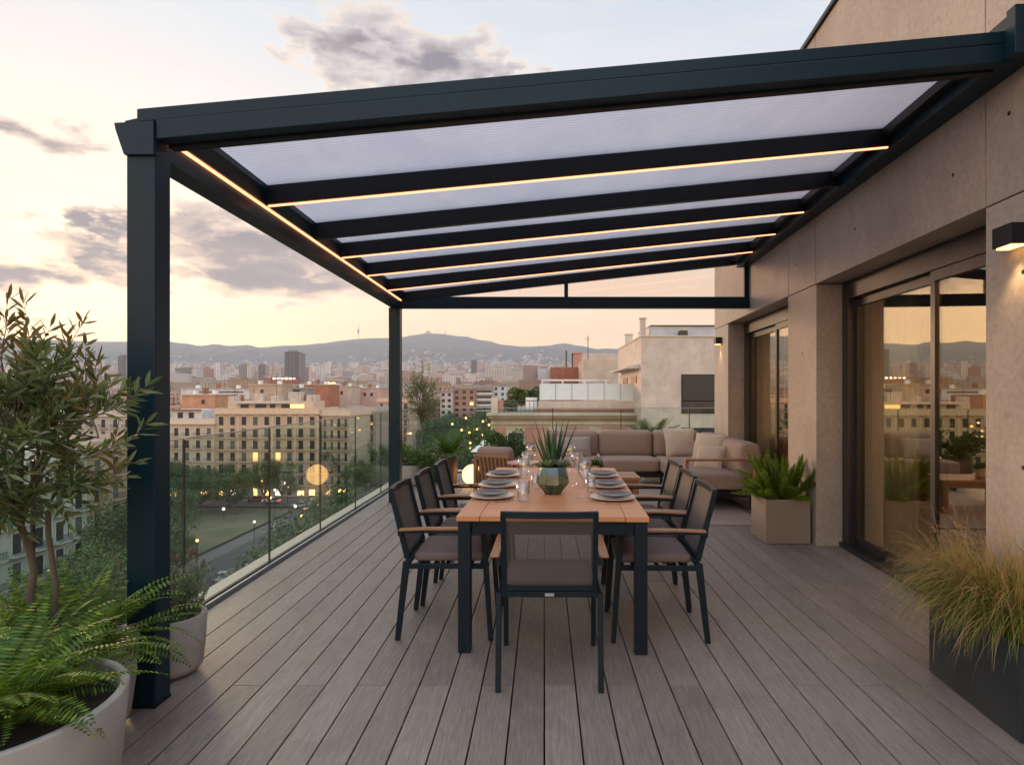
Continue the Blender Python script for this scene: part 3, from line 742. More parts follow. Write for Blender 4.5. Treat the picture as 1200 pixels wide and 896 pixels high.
# lounge armchair (wooden slatted side, cushion)
t = thing('lounge_armchair', 'low wooden slatted lounge armchair with taupe cushions beside the globe lamp', 'armchair', (-.56, 8.45, 0), R(-24)); t.scale = (.82, .82, .86)
for s in (-1, 1):
    mb = MB(); mb.bar((s * .34, .34, .02), (s * .34, .34, .57), .05); mb.bar((s * .34, -.36, .02), (s * .34, -.36, .57), .05)
    mb.bar((s * .34, -.42, .58), (s * .34, .38, .58), .07, .03); mb.bar((s * .34, -.36, .2), (s * .34, .34, .2), .03, .05)
    for k in range(9): mb.bar((s * .34, -.28 + k * .07, .22), (s * .34, -.28 + k * .07, .57), .018, .03)
    mb.build('side_frame', M['arm'], t, bevel=.002)
mb = MB()
for k in range(9): mb.bar((-.29 + k * .0725, -.30, .2), (-.29 + k * .0725, -.44, .66), .018, .035, up=(1, 0, 0))
mb.bar((-.33, -.43, .66), (.33, -.43, .66), .03, .04); mb.bar((-.33, -.32, .2), (.33, -.32, .2), .03, .05); mb.bar((-.33, .32, .2), (.33, .32, .2), .03, .05)
mb.build('back_frame', M['arm'], t, bevel=.002)
mb = MB(); mb.cushion(-.31, .31, -.3, .36, .23, .38, .05, puff=.015); mb.build('seat', cu, t, smooth=True)
mb = MB(); Mx = Matrix.Translation((0, -.21, .34)) @ Matrix.Rotation(R(17), 4, 'X')
mb.cushion(-.31, .31, -.06, .11, 0, .46, .055, Mx, puff=.02); mb.build('backrest', cu, t, smooth=True)

# globe lamp
t = thing('globe_lamp', 'glowing round globe lamp standing on the deck by the palm pot', 'lamp', (-1.09, 9.3, .0))
mb = MB(); mb.lathe([(.155 * math.sin(math.pi * k / 20), .165 - .155 * math.cos(math.pi * k / 20)) for k in range(21)], 32); mb.build('globe', M['globe'], t, smooth=True)
mb = MB(); mb.lathe([(0, 0), (.06, 0), (.06, .014), (0, .014)], 20); mb.build('base', M['steel_dark'], t)
# small round side tray table behind dining table
t = thing('pink_side_table', 'small pink round side table behind the left wine glasses', 'side table', (-.27, 7.9, 0))
M['pink'] = mat('dusty_pink_metal', (.62, .33, .27), .5, 0, .05, 5)
mb = MB(); mb.lathe([(0, .50), (.21, .50), (.215, .52), (0, .52)], 32); mb.build('table_top', M['pink'], t)
mb = MB(); mb.lathe([(0, 0), (.14, 0), (.14, .012), (.018, .02), (.018, .50)], 20); mb.build('pedestal', M['pink'], t)

# string of bulbs over the far corner
t = thing('string_lights', 'drooping string of small warm bulbs over the far left corner of the deck', 'string lights', (-2.2, 10.6, 0))
bp_ = [(481, 508, 10.3), (546, 490, 10.5), (541, 504, 10.4), (550, 507, 10.4), (566, 494, 10.5), (573, 498, 10.5), (565, 510, 10.4), (571, 510, 10.4), (551, 519, 10.3), (551, 525, 10.3), (559, 503, 10.6), (530, 497, 10.5)]
pts = [Vector((PX(a, d), d, PZ(b_, d) + .035)) for a, b_, d in sorted(bp_)]
mb = MB(); pts2 = [Vector((-2.24, 10.0, 1.14))] + pts + [Vector((-.75, 10.78, 1.14))]
path = []
for a, c in zip(pts2[:-1], pts2[1:]):
    for i in range(6): u = i / 6; path.append(a.lerp(c, u) - Vector((0, 0, .04 * math.sin(u * math.pi))))
mb.tube(path, .003, 5); part(mb, 'cable', M['black'], t)
for p in pts:
    mb = MB(); mb.lathe([(.017 * math.sin(math.pi * k / 8), -.017 * math.cos(math.pi * k / 8)) for k in range(9)], 12, (p.x, p.y, p.z - .03)); part(mb, 'bulb', M['bulb'], t, smooth=True)
# ============================================================ plants on the terrace
def pot(name, label, x, y, r0, r1, h, m_, cat='pot', seg=48, z=0, rnd=.05, grp=None):
    t = thing(name, label, cat, (x, y, z), 0, grp)
    prof = [(0, .003), (r0 - rnd, .003)] + [(r0 - rnd + rnd * math.sin(a), .003 + rnd - rnd * math.cos(a)) for a in (.4, .8, 1.2, 1.57)]
    prof += [(r0 + (r1 - r0) * .5, h * .5), (r1 - .003, h - .006), (r1 - .007, h), (r1 - .028, h), (r1 - .032, h - .01), (r1 - .035, h - .07)]
    mb = MB(); mb.lathe(prof, seg); mb.build('pot_body', m_, t, smooth=True)
    mb = MB(); mb.lathe([(0, h - .045), (r1 * .5, h - .04), (r1 - .033, h - .06)], 24); mb.build('soil', M['soil'], t, smooth=True)
    return t
def fern(name, label, x, y, z, n, ln, wid, seed, spread=1, clip=None, lift=1.0):
    q = random.Random(seed); t = thing(name, label, 'fern', (x, y, z)); mb = MB()
    for k in range(n):
        a = q.uniform(0, 2 * math.pi); el = q.uniform(.35, 2.2) * lift; L_ = ln * q.uniform(.65, 1.12)
        d = Vector((math.cos(a), math.sin(a), el)).normalized(); p = Vector((math.cos(a), math.sin(a), 0)) * q.uniform(.0, .09)
        seg = 30; pts = [p.copy()]; curl = q.uniform(1.0, 2.3); tw = q.uniform(-.5, .5)
        for i in range(seg):
            d = (d + Vector((tw * .01 * math.sin(i), 0, -curl / seg * (.35 + i / seg)))).normalized(); p = p + d * L_ / seg
            if clip and not clip(x + p.x, y + p.y, z + p.z): break
            pts.append(p.copy())
        if len(pts) < 12: continue
        S_ = len(pts) - 1; base = len(mb.v); mb.v += [tuple(v) for v in pts]
        roll = q.uniform(-.5, .5)
        for i in range(3, S_):
            tt = i / S_; dd = (pts[i + 1] - pts[i - 1]).normalized(); sd = dd.cross(Vector((0, 0, 1)))
            if sd.length < .1: continue
            sd.normalize(); up = sd.cross(dd); sd = (sd * math.cos(roll) + up * math.sin(roll)).normalized()
            w = wid * math.sin(math.pi * min(1, tt * .88 + .12)) ** .8 * q.uniform(.8, 1.1); gap = (pts[i + 1] - pts[i]).length
            for s in (-1, 1):
                tip = pts[i] + sd * s * w + dd * w * .22 - Vector((0, 0, w * .22)); mid = pts[i] + (tip - pts[i]) * .55
                nb = len(mb.v); mb.v += [tuple(mid + dd * gap * .42), tuple(tip), tuple(mid - dd * gap * .38)]
                mb.f.append((base + i, nb, nb + 1, nb + 2)); mb.m.append(0)
    mb.build('fronds', L['fern'], t); return t
# front left fern in the big pot
pot('round_planter', 'big pale round planter in the bottom left corner holding the nearest fern', -1.69, 1.86, .32, .365, .475, M['pot_grey'], rnd=.07)
fern('fern', 'bright green fern spilling over the big round planter, nearest the camera', -1.70, 1.88, .44, 110, .42, .060, 5, lift=.9)
pot('tall_round_planter', 'pale round planter behind the nearest fern, holding the olive tree', -2.0, 2.56, .235, .265, .37, M['pot_grey'], rnd=.06)
inside = lambda x, y, z: x > -2.25 and not (-1.90 < x < -1.74 and 2.75 < y < 2.9)
fern('fern', 'bright green fern around the foot of the olive tree', -1.93, 2.50, .34, 90, .47, .058, 8, clip=inside, lift=1.1)
pot('small_round_planter', 'small pale round planter on the deck just behind the front post', -1.90, 3.13, .145, .165, .295, M['pot_grey'], rnd=.05)
def rosemary(x, y, z, seed):
    t = thing('rosemary_bush', 'upright rosemary with dry flower heads behind the front post', 'herb', (x, y, z)); q = random.Random(seed)
    mb = MB(); hb = MB()
    for k in range(170):
        a = q.uniform(0, 6.28); r0 = q.uniform(0, .11); p = Vector((math.cos(a) * r0, math.sin(a) * r0, 0))
        d = Vector((math.cos(a) * q.uniform(.1, .75), math.sin(a) * q.uniform(.1, .75), 1)).normalized(); L_ = q.uniform(.14, .33); n = int(L_ / .011)
        for i in range(n):
            p = p + d * .011; d = (d + Vector((q.uniform(-.06, .06), q.uniform(-.06, .06), .02))).normalized()
            for _ in range(2):
                b_ = q.uniform(0, 6.28); v = Vector((math.cos(b_), math.sin(b_), .75)).normalized() * q.uniform(.014, .024)
                s_ = v.cross(d).normalized() * .0042; mb.face([p - s_, p + s_, p + v])
        if k % 8 == 0 and a > 1.5:
            e = p + Vector((q.uniform(-.03, .03), q.uniform(-.02, .02), q.uniform(.06, .12))); hb = MB(); hb.tube([p, e], .0016, 4); hb.lathe([(.0016, -.001), (.011, .01), (.009, .035), (0, .05)], 6, tuple(e)); hb.build('flower_head', L['lavhead'], t)
    mb.build('foliage', L['lav'], t)
rosemary(-1.90, 3.14, .25, 3)

# olive tree
def lance(mb, p, d, ln, w, q):
    d = d.normalized(); s = d.cross(Vector((q.uniform(-1, 1), q.uniform(-1, 1), q.uniform(-1, 1)))).normalized(); n = s.cross(d)
    m1 = p + d * ln * .35; m2 = p + d * ln * .7; t_ = p + d * ln - Vector((0, 0, ln * .05))
    mb.add([p, m1 + s * w / 2 + n * w * .15, m2 + s * w * .4 + n * w * .12, t_, m2 - s * w * .4 + n * w * .12, m1 - s * w / 2 + n * w * .15, m1, m2],
           [(0, 1, 6), (1, 2, 7, 6), (2, 3, 7), (3, 4, 7), (4, 5, 6, 7), (5, 0, 6)])
def olive(name, label, x, y, z, trunk_h, crown_c, crown_r, nb, leaf, seed, clip=None, shoots=(), stems=2, tr=.017):
    q = random.Random(seed); t = thing(name, label, 'tree', (x, y, z)); tb = MB(); lf = MB(); tips = lf
    cc = Vector(crown_c)
    tops = []
    for s in range(stems):
        o = Vector((.035 * (s * 2 - 1) * (stems > 1), .015 * s, 0)); top = Vector((cc.x * .5 + (s * 2 - 1) * .045 * (stems > 1), cc.y * .5, trunk_h + .06 * s))
        pts = [o.lerp(top, i / 6) + Vector((.012 * math.sin(i * 1.9 + s * 2), .012 * math.cos(i * 1.3), 0)) for i in range(7)]
        tb.tube(pts, [tr * (1 - .25 * i / 6) * (1 if s == 0 else .75) for i in range(7)], 8); tops.append(pts[-1])
    def twig(p, d, L_, r, mbx):
        n = max(4, int(L_ / .022)); pts = [p]
        for i in range(n):
            d = (d + Vector((q.uniform(-.13, .13), q.uniform(-.13, .13), q.uniform(-.05, .12)))).normalized(); p = p + d * L_ / n; pts.append(p)
            if i >= 1:
                for _ in range(2):
                    v = Vector((q.uniform(-1, 1), q.uniform(-1, 1), q.uniform(-.5, 1))); v = (v - d * v.dot(d)).normalized() + d * .9
                    if clip is None or clip(x + p.x, y + p.y, z + p.z): lance(mbx, p, v, leaf * q.uniform(.7, 1.15), leaf * .19, q)
        lance(mbx, p, d, leaf, leaf * .19, q)
        if clip is None or clip(x + p.x, y + p.y, z + p.z): tb.tube(pts, [r * (1 - .7 * i / n) for i in range(n + 1)], 4, cap=False)
    for k in range(nb):
        for _ in range(99):
            e = Vector((q.uniform(-1, 1), q.uniform(-1, 1), q.uniform(-1, 1)))
            if .25 < e.length < 1: break
        tgt = cc + Vector((e.x * crown_r[0], e.y * crown_r[1], e.z * crown_r[2])) * .85; st = tops[k % len(tops)] + Vector((0, 0, q.uniform(-.02, .05)))
        midp = st.lerp(tgt, .5) + Vector((q.uniform(-.04, .04), q.uniform(-.04, .04), .04)); pts = [st, midp, tgt]
        if k % 2 == 0: tb.tube([st, st.lerp(midp, .5) + Vector((0, 0, .015)), midp, tgt], [.009, .007, .005, .003], 5, cap=False)
        for j in range(5):
            b_ = midp.lerp(tgt, q.uniform(.0, 1)); dd = (tgt - cc).normalized() * .9 + Vector((q.uniform(-.9, .9), q.uniform(-.9, .9), q.uniform(-.3, 1)))
            twig(b_, dd, q.uniform(.10, .2) * crown_r[0] / .38, .0022, lf)
    for (sx, sy, sz, L_) in shoots:
        s0 = Vector((sx, sy, sz)); d = Vector((q.uniform(-.25, .25), 0, 1)) if sx < .35 else Vector((1, -.1, .35))
        lf.mat(1 if sx < .35 else 0); twig(s0, d, L_, .003, lf); lf.mat(0); tb.tube([cc + (s0 - cc) * .3, s0], [.005, .003], 4)
    tb.build('trunk', M['bark'], t, smooth=True); lf.build('crown', [L['olive'], L['olive_tip']], t)
    
    return t
clipo = lambda x, y, z: (z > 1.16 or x > -2.25) and not (-1.91 < x < -1.73 and 2.74 < y < 2.91)
olive('olive_tree', 'potted olive tree with two thin stems beside the front post, left edge', -2.02, 2.52, .33, .56, (-.06, -.10, .97), (.38, .32, .40), 54, .074, 21, clipo,
      [(-.12, -.1, 1.20, .26), (-.20, 0, 1.18, .22), (.0, -.1, 1.22, .22), (.08, -.05, 1.19, .2), (.2, -.1, 1.12, .2), (-.3, -.1, 1.18, .2), (-.08, 0, 1.2, .18), (-.36, -.05, 1.1, .22), (.14, 0, 1.14, .16), (.26, -.1, 1.02, .2), (-.02, -.15, 1.15, .2), (-.24, -.12, 1.12, .18), (.05, -.2, 1.1, .2), (.3, -.15, .92, .2), (.38, -.3, 1.0, .22), (.36, -.28, .86, .24), (.33, -.1, .72, .2)])

# grass planter, right foreground
pl = thing('grass_planter', 'dark blue grey rectangular planter in the bottom right corner', 'planter', (1.93, 2.49, 0), BROT)
mb = MB()
mb.box(0, .46, 0, .02, .004, .395); mb.box(0, .46, .63, .65, .004, .395); mb.box(0, .02, .0201, .6299, .004, .395); mb.box(.44, .46, .0201, .6299, .004, .395); mb.box(.02, .44, .02, .63, .004, .05)
mb.build('box', M['pot_blue'], pl, bevel=.002)
mb = MB(); mb.box(.021, .439, .021, .629, .30, .36); mb.build('soil', M['soil'], pl)
gr = thing('fountain_grass', 'arching green and straw coloured grass spilling out of the dark planter', 'grass', (1.93, 2.49, .36), BROT)
q = random.Random(12); mg = MB()
for mi, cnt in ((0, 1900), (1, 1250)):
    mg.mat(mi)
    for k in range(cnt):
        cl = q.randrange(6); cx = .13 + .2 * (cl % 2) + q.gauss(0, .06); cy = .1 + .21 * (cl // 2) + q.gauss(0, .06)
        cx = min(.42, max(.04, cx)); cy = min(.61, max(.04, cy)); a = q.uniform(0, 6.28)
        if q.random() < .6: a = q.gauss(math.pi + .1, .7); cx = q.uniform(.03, .2); cy = q.uniform(.12, .62)
        el = q.uniform(.7, 3.2) if mi == 0 else q.uniform(.9, 4.5); ln = q.uniform(.28, .50) if mi == 0 else q.uniform(.34, .60)
        d = Vector((math.cos(a), math.sin(a), el)).normalized(); p = Vector((cx, cy, 0)); w = q.uniform(.003, .0055) * (1 if mi == 0 else .6); n = 9
        curl = q.uniform(1.6, 3.6) if q.random() < .85 else .6
        sd = d.cross(Vector((0, 0, 1))).normalized(); prev = None; base = len(mg.v); ok = True
        for i in range(n + 1):
            ww = w * (1 - (i / n) ** 2) + .0004; mg.v += [tuple(p - sd * ww / 2), tuple(p + sd * ww / 2)]
            d = (d + Vector((0, 0, -curl / n * (.3 + 1.3 * i / n)))).normalized(); p = p + d * ln / n
            if p.x > .50: p.x = .50 - (p.x - .50) * .2
            if -.01 < p.x < .47 and -.02 < p.y < .66 and p.z < .03: p.z = .03
            if p.z < -.34: p.z = -.34
        for i in range(n): b_ = base + i * 2; mg.f.append((b_, b_ + 1, b_ + 3, b_ + 2)); mg.m.append(mi)
        if mi == 1 and k % 5 == 0:   # seed head
            e = Vector(mg.v[-1])
            for j in range(16):
                v = Vector((q.uniform(-1, 1), q.uniform(-1, 1), q.uniform(-1, 1))).normalized() * .012; c_ = e - d * j * .006
                s_ = v.cross(d).normalized() * .001; mg.face([c_ - s_, c_ + s_, c_ + v + d * .006])
mg.build('blades', [L['grass'], L['straw']], gr)

# square planter with foxtail fern
sq = thing('square_planter', 'square taupe planter on the deck against the concrete pillar', 'planter', (2.275, 5.94, 0))
mb = MB(); w = .207
mb.box(-w, w, -w, -w + .022, .004, .415); mb.box(-w, w, w - .022, w, .004, .415); mb.box(-w, -w + .022, -w + .0221, w - .0221, .004, .415); mb.box(w - .022, w, -w + .0221, w - .0221, .004, .415)
mb.build('box', M['pot_taupe'], sq, bevel=.003)
mb = MB(); mb.box(-w + .023, w - .023, -w + .023, w - .023, .3, .375); mb.build('soil', M['soil'], sq)
ft = thing('foxtail_fern', 'bushy bright green foxtail fern in the square taupe planter', 'fern', (2.275, 5.94, .37)); q = random.Random(31); mb = MB()
for k in range(92):
    a = q.uniform(0, 6.28)
    if q.random() < .3: a = q.gauss(math.pi, .5)
    el = q.uniform(.45, 4.5); d = Vector((math.cos(a), math.sin(a), el)).normalized(); p = Vector((math.cos(a) * .09, math.sin(a) * .06, 0)); L_ = q.uniform(.24, .55) * (1.0 if el > 1 else .75); n = int(L_ / .0075)
    for i in range(n):
        p = p + d * .0075; d = (d + Vector((q.uniform(-.03, .03), q.uniform(-.03, .03), -.012 if el < 1.5 else .004))).normalized()
        if 2.275 + p.x > 2.5 and p.y < .5: p.x = .22
        tt = i / n; rr = .05 * math.sin(math.pi * (tt * .9 + .1)) ** .6
        for _ in range(11):
            v = Vector((q.uniform(-1, 1), q.uniform(-1, 1), q.uniform(-1, 1))); v = ((v - d * v.dot(d)).normalized() + d * .7).normalized() * rr * q.uniform(.7, 1.2)
            s_ = v.cross(d).normalized() * .0028; mb.face([p - s_, p + s_, p + v])
mb.build('plumes', L['foxtail'], ft)

# far left corner pots
def bush(name, label, x, y, z, r, n, leaf, m_, seed, cat='shrub', flat=.85):
    t = thing(name, label, cat, (x, y, z)); q = random.Random(seed); mb = MB()
    cl = [Vector((q.gauss(0, .45) * r, q.gauss(0, .45) * r, abs(q.gauss(.5, .35)) * r * flat + .03)) for _ in range(26)]
    for k in range(n):
        c = cl[q.randrange(len(cl))]; v = Vector((q.gauss(0, 1), q.gauss(0, 1), q.gauss(0, 1))).normalized()
        p = c + v * r * .28 * q.uniform(.6, 1.1); lance(mb, p, v + Vector((0, 0, .4)), leaf * q.uniform(.7, 1.2), leaf * .5, q)
    for c in cl[:12]: mb.tube([(0, 0, -.03), c * .5, c], [.006, .005, .003], 4, cap=False)
    mb.build('foliage', m_, t); return t
pot('grey_planter', 'pale grey planter in the far left corner with a round green bush', -2.04, 9.35, .15, .165, .31, M['pot_grey'])
bush('round_bush', 'round leafy green bush in the pale grey planter, far left corner', -2.02, 9.35, .28, .27, 2600, .035, L['bush'], 41)
bush('trailing_bush', 'low grey green trailing bush between the round bush and the palm', -1.66, 9.75, .1, .26, 1500, .03, L['lav'], 43)
pot('low_planter', 'low dark planter under the trailing bush', -1.66, 9.75, .14, .15, .14, M['pot_brown'])
pot('tree_planter', 'dark planter under the far olive tree, behind the round bush', -2.0, 10.15, .18, .2, .4, M['pot_brown'])
olive('olive_tree', 'small round headed olive tree in the far left corner of the deck', -2.02, 10.15, .35, .55, (-.02, 0, 1.02), (.36, .33, .45), 54, .05, 55, None,
      [(-.12, 0, 1.38, .15), (.02, 0, 1.42, .16), (.12, 0, 1.36, .14)], stems=1, tr=.017)
pot('brown_planter', 'tall tapering dark brown planter holding the small palm', -1.45, 9.35, .11, .145, .43, M['pot_brown'], rnd=.01)
def palm(name, label, x, y, z, n, ln, seed, m_, w=.012, wl=.16):
    t = thing(name, label, 'palm', (x, y, z)); q = random.Random(seed); mb = MB()
    for k in range(n):
        a = 2 * math.pi * k / n + q.uniform(-.2, .2); el = q.choice((.35, .6, .9, 1.4, 2.2)); d = Vector((math.cos(a), math.sin(a), el)).normalized(); p = Vector((0, 0, .03)); S_ = 24; pts = [p]
        for i in range(S_): d = (d + Vector((0, 0, -1.15 / S_ * (.2 + i / S_)))).normalized(); p = p + d * ln / S_ * q.uniform(.95, 1.05); pts.append(p)
        mb.tube(pts, [.005 * (1 - .8 * i / S_) for i in range(S_ + 1)], 4, cap=False)
        for i in range(4, S_):
            dd = (pts[i + 1] - pts[i]).normalized(); sd = dd.cross(Vector((0, 0, 1))).normalized(); tt = i / S_; l_ = wl * math.sin(math.pi * (tt * .8 + .15))
            for s in (-1, 1):
                for h_ in (0, .5):
                    b_ = pts[i].lerp(pts[i + 1], h_); e = b_ + (sd * s + dd * .8 + Vector((0, 0, .25))).normalized() * l_; n_ = dd * w / 2
                    mb.face([b_ - n_, b_ + n_, e])
    mb.build('fronds', m_, t)
    mb = MB(); mb.lathe([(0, -.04), (.05, -.04), (.06, .02), (.04, .06), (0, .07)], 12); mb.build('trunk', M['bark'], t, smooth=True)
palm('sago_palm', 'small palm with arching fronds in the dark brown planter', -1.45, 9.35, .42, 24, .46, 61, L['palm'])
bush('blue_green_bush', 'dark blue green bush behind the lounge armchair', -.62, 10.3, .28, .36, 2200, .05, L['tree'], 66)
pot('round_planter', 'dark planter behind the lounge armchair', -.62, 10.3, .2, .22, .34, M['pot_brown'])
palm('fan_palm', 'feathery green palm behind the sofa near the concrete block', 1.82, 10.35, .42, 30, .62, 71, L['tree2'])
pot('brown_planter', 'dark planter with a feathery palm hidden behind the sofa', 1.82, 10.35, .16, .18, .44, M['pot_brown'])
# ============================================================ the city beyond
GZ = -27.0
def terr(d): return GZ + (0 if d < 400 else ((d - 400) / 3800) ** 1.25 * 177)
def flat(name, col, r=.9, sc=.2, v=.2, **k): return mat(name, col, r, 0, v, sc, **k)
M['asphalt'] = flat('asphalt', (.062, .06, .064), .85, .35); M['paving'] = flat('pale_paving', (.2, .185, .17), .85, .5)
M['lawn'] = flat('dry_lawn', (.055, .075, .03), .95, .12, col2=(.19, .145, .085)); M['ground'] = flat('city_ground', (.15, .13, .11), .95, .02)
M['rooftile'] = flat('terracotta_roof', (.27, .13, .085), .9, .5); M['roofgrey'] = flat('grey_roof', (.26, .24, .225), .9, .6); M['metal_roof'] = flat('pale_metal_roof', (.42, .45, .48), .5, .6)
M['window_dark'] = mat('dark_window_glass', (.03, .034, .038), .15, 0, .2, 3); M['shutter'] = mat('green_grey_shutter', (.085, .10, .085), .7, 0, .15, 4)
M['iron'] = mat('wrought_iron', (.03, .032, .034), .6, 0, .1, 4); M['lit'] = emis('lit_window', (1, .5, .17), 1.6); M['shop'] = emis('shopfront_light', (1, .45, .14), 4); M['shopw'] = emis('white_shop_light', (1, .78, .6), 3)
def facmat(name):
    m, nt, out = newmat(name); b = NB(nt); p = b.n('ShaderNodeBsdfPrincipled'); b.l(p.outputs[0], out.inputs[0])
    oi = b.n('ShaderNodeObjectInfo'); g = b.n('ShaderNodeNewGeometry'); tc = b.n('ShaderNodeTexCoord')
    s = b.n('ShaderNodeSeparateXYZ'); b.l(tc.outputs['Object'], s.inputs[0]); sn = b.n('ShaderNodeSeparateXYZ'); b.l(tc.outputs['Normal'], sn.inputs[0])
    isx = b.math('GREATER_THAN', b.math('ABSOLUTE', sn.outputs[0]), .5); hor = b.math('LESS_THAN', b.math('ABSOLUTE', sn.outputs[2]), .5)
    u = b.math('ADD', b.math('MULTIPLY', s.outputs[0], b.math('SUBTRACT', 1, isx)), b.math('MULTIPLY', s.outputs[1], isx))
    pit = b.math('MULTIPLY_ADD', oi.outputs['Random'], 1.5, 2.6)
    fu = b.math('FRACT', b.math('DIVIDE', u, pit)); fz = b.math('FRACT', b.math('DIVIDE', s.outputs[2], 3.3))
    w = b.math('MULTIPLY', b.math('MULTIPLY', b.math('GREATER_THAN', fu, .32), b.math('LESS_THAN', fu, .70)), b.math('MULTIPLY', b.math('GREATER_THAN', fz, .2), b.math('LESS_THAN', fz, .74)))
    w = b.math('MULTIPLY', w, hor)
    nz = b.noise(tc.outputs['Object'], .15, 5, .6); c = b.mix(b.math('MULTIPLY_ADD', nz, .5, -.05), oi.outputs['Color'], b.mix(1, oi.outputs['Color'], (.6, .58, .56), 'MULTIPLY'))
    b.l(b.mix(b.math('MULTIPLY', w, .88), c, (.045, .04, .04)), p.inputs['Base Color']); p.inputs['Roughness'].default_value = .85
    return m
M['facade'] = facmat('windowed_facade')
tag(MB().add([(-9000, -900, GZ - .3), (9000, -900, GZ - .3), (9000, 400, GZ - .3), (-9000, 400, GZ - .3)], [(0, 1, 2, 3)]).build('ground', M['ground']), kind='structure')
mb = MB(); ds = [400, 600, 900, 1300, 1800, 2400, 3000, 3600, 4200, 5000, 9000]
for a, c in zip(ds[:-1], ds[1:]): mb.face([(-9000, a, terr(a) - .3), (9000, a, terr(a) - .3), (9000, c, terr(min(c, 5200)) - .3), (-9000, c, terr(min(c, 5200)) - .3)])
tag(mb.build('terrain', M['ground']), kind='structure')
def sheet(name, pts, z, m_): return tag(MB().face([(x, y, z) for x, y in pts]).build(name, m_), kind='structure')
sheet('road', [(-56, 40), (-31, 40), (-31, 1000), (-56, 1000)], GZ + .002, M['asphalt'])
sheet('cross_road', [(-230, 151), (-56.1, 151), (-56.1, 161), (-230, 161)], GZ + .002, M['asphalt'])
sheet('pavement', [(-30.9, 20), (-8, 20), (-8, 600), (-30.9, 600)], GZ + .12, M['paving'])
sheet('lawn', [(-130, 100), (-60, 96), (-60, 147), (-130, 147)], GZ + .15, M['lawn'])
sheet('path', [(-130, 92), (-57, 90), (-57, 95), (-130, 99)], GZ + .14, M['paving'])
mb = MB()
for k in range(18): mb.face([(-43.6, 60 + k * 12, GZ + .01), (-43.4, 60 + k * 12, GZ + .01), (-43.4, 65 + k * 12, GZ + .01), (-43.6, 65 + k * 12, GZ + .01)])
for k in range(10): mb.face([(-55 + k * 2.4, 146, GZ + .01), (-53.8 + k * 2.4, 146, GZ + .01), (-53.8 + k * 2.4, 150, GZ + .01), (-55 + k * 2.4, 150, GZ + .01)])
M['white'] = flat('white_paint', (.7, .7, .68), .7, 1); tag(mb.build('road_marking', M['white']), kind='structure')

def facade(name, label, x, y, rz, Lg, zt, depth, cols, floors, col, zb=GZ, roof='flat', lit=(), balc=True, ww=1.1, wh=2.1, arch_top=True, roofc='roofgrey', shops=0, top=3.0):
    t = thing(name, label, 'building', (x, y, zb), rz); H = zt - zb
    wm = mat(name + '_wall', col, .88, 0, .12, .5, (1, 1, .3), .0, 0, None)
    mb = MB(); mb.box(0, Lg, 0, depth, 0, H); mb.build('wall', wm, t)
    tr = mat(name + '_trim', tuple(min(.8, c * 1.18) for c in col), .85, 0, .08, 1)
    mb = MB(); mb.box(-.4, Lg + .4, -.55, depth, H - .9, H - .5); mb.box(-.25, Lg + .25, -.3, depth, H - .5, H + .001); mb.box(-.1, Lg + .1, -.12, .2, H + .002, H + .75)
    mb.box(-.1, .3, .21, depth, H + .002, H + .75); mb.box(Lg - .3, Lg + .1, .21, depth, H + .002, H + .75); mb.build('cornice', tr, t)
    mb = MB(); mb.box(.31, Lg - .31, .21, depth - .1, H + .003, H + .12); mb.build('roof', M[roofc], t)
    fh = (H - top - .9) / (floors - 0); cw = Lg / cols
    mb = MB()
    for f in range(1, floors): mb.box(-.05, Lg + .05, -.14, -.001, top + f * fh - .25, top + f * fh - .1)
    mb.box(-.05, Lg + .05, -.2, -.001, top - .35, top - .05); mb.build('string_course', tr, t)
    for f in range(floors):
        z0 = top + f * fh + .25; h_ = min(wh, fh - .9)
        for c in range(cols):
            xc = (c + .5) * cw; key = (c, f)
            s = MB(); s.box(xc - ww / 2 - .16, xc - ww / 2, -.10, -.001, z0, z0 + h_ + .16); s.box(xc + ww / 2, xc + ww / 2 + .16, -.10, -.001, z0, z0 + h_ + .16)
            s.box(xc - ww / 2, xc + ww / 2, -.10, -.001, z0 + h_, z0 + h_ + .16)
            if arch_top and f == floors - 1: s.lathe([(0, -.0), (ww / 2 + .1, 0)], 12, (0, 0, 0)); n_ = 24; s.v[-n_:] = [(xc + a, -.11, z0 + h_ + max(0, b_)) for a, b_, _ in s.v[-n_:]]
            w = s.build('window', tr, t)
            pm = M['lit'] if key in lit else (M['shutter'] if (c * 7 + f * 3) % 4 == 0 else M['window_dark'])
            p = MB(); p.box(xc - ww / 2, xc + ww / 2, -.03, -.002, z0 + .01, z0 + h_ - .01); p.build('pane', pm, w)
            if balc and f < floors - (1 if arch_top else 0):
                b_ = MB(); b_.box(xc - ww / 2 - .5, xc + ww / 2 + .5, -.85, -.15, z0 - .3, z0 - .16); b_.build('balcony', tr, t)
                r_ = MB(); r_.box(xc - ww / 2 - .48, xc + ww / 2 + .48, -.84, -.80, z0 + .72, z0 + .78)
                for j in range(13): xx = xc - ww / 2 - .46 + j * (ww + .92) / 12; r_.box(xx - .018, xx + .018, -.835, -.805, z0 - .16, z0 + .72)
                r_.build('balcony_railing', M['iron'], t)
    if shops:
        for k in range(shops):
            xc = (k + .5) * Lg / shops; p = MB(); wd = Lg / shops * .33; wd *= .5 + .5 * ((k * 37) % 10) / 10; p.box(xc - wd, xc + wd * .8, -.06, -.002, .5, 1.6 + ((k * 53) % 10) / 12)
            p.build('shop_window', (M['shop'], M['shopw'], M['window_dark'], M['shop'])[k % 4] if shops > 2 else M['shop'], t)
    return t
M['cream_wall2'] = flat('cream_parapet', (.5, .43, .36), .9, .8)
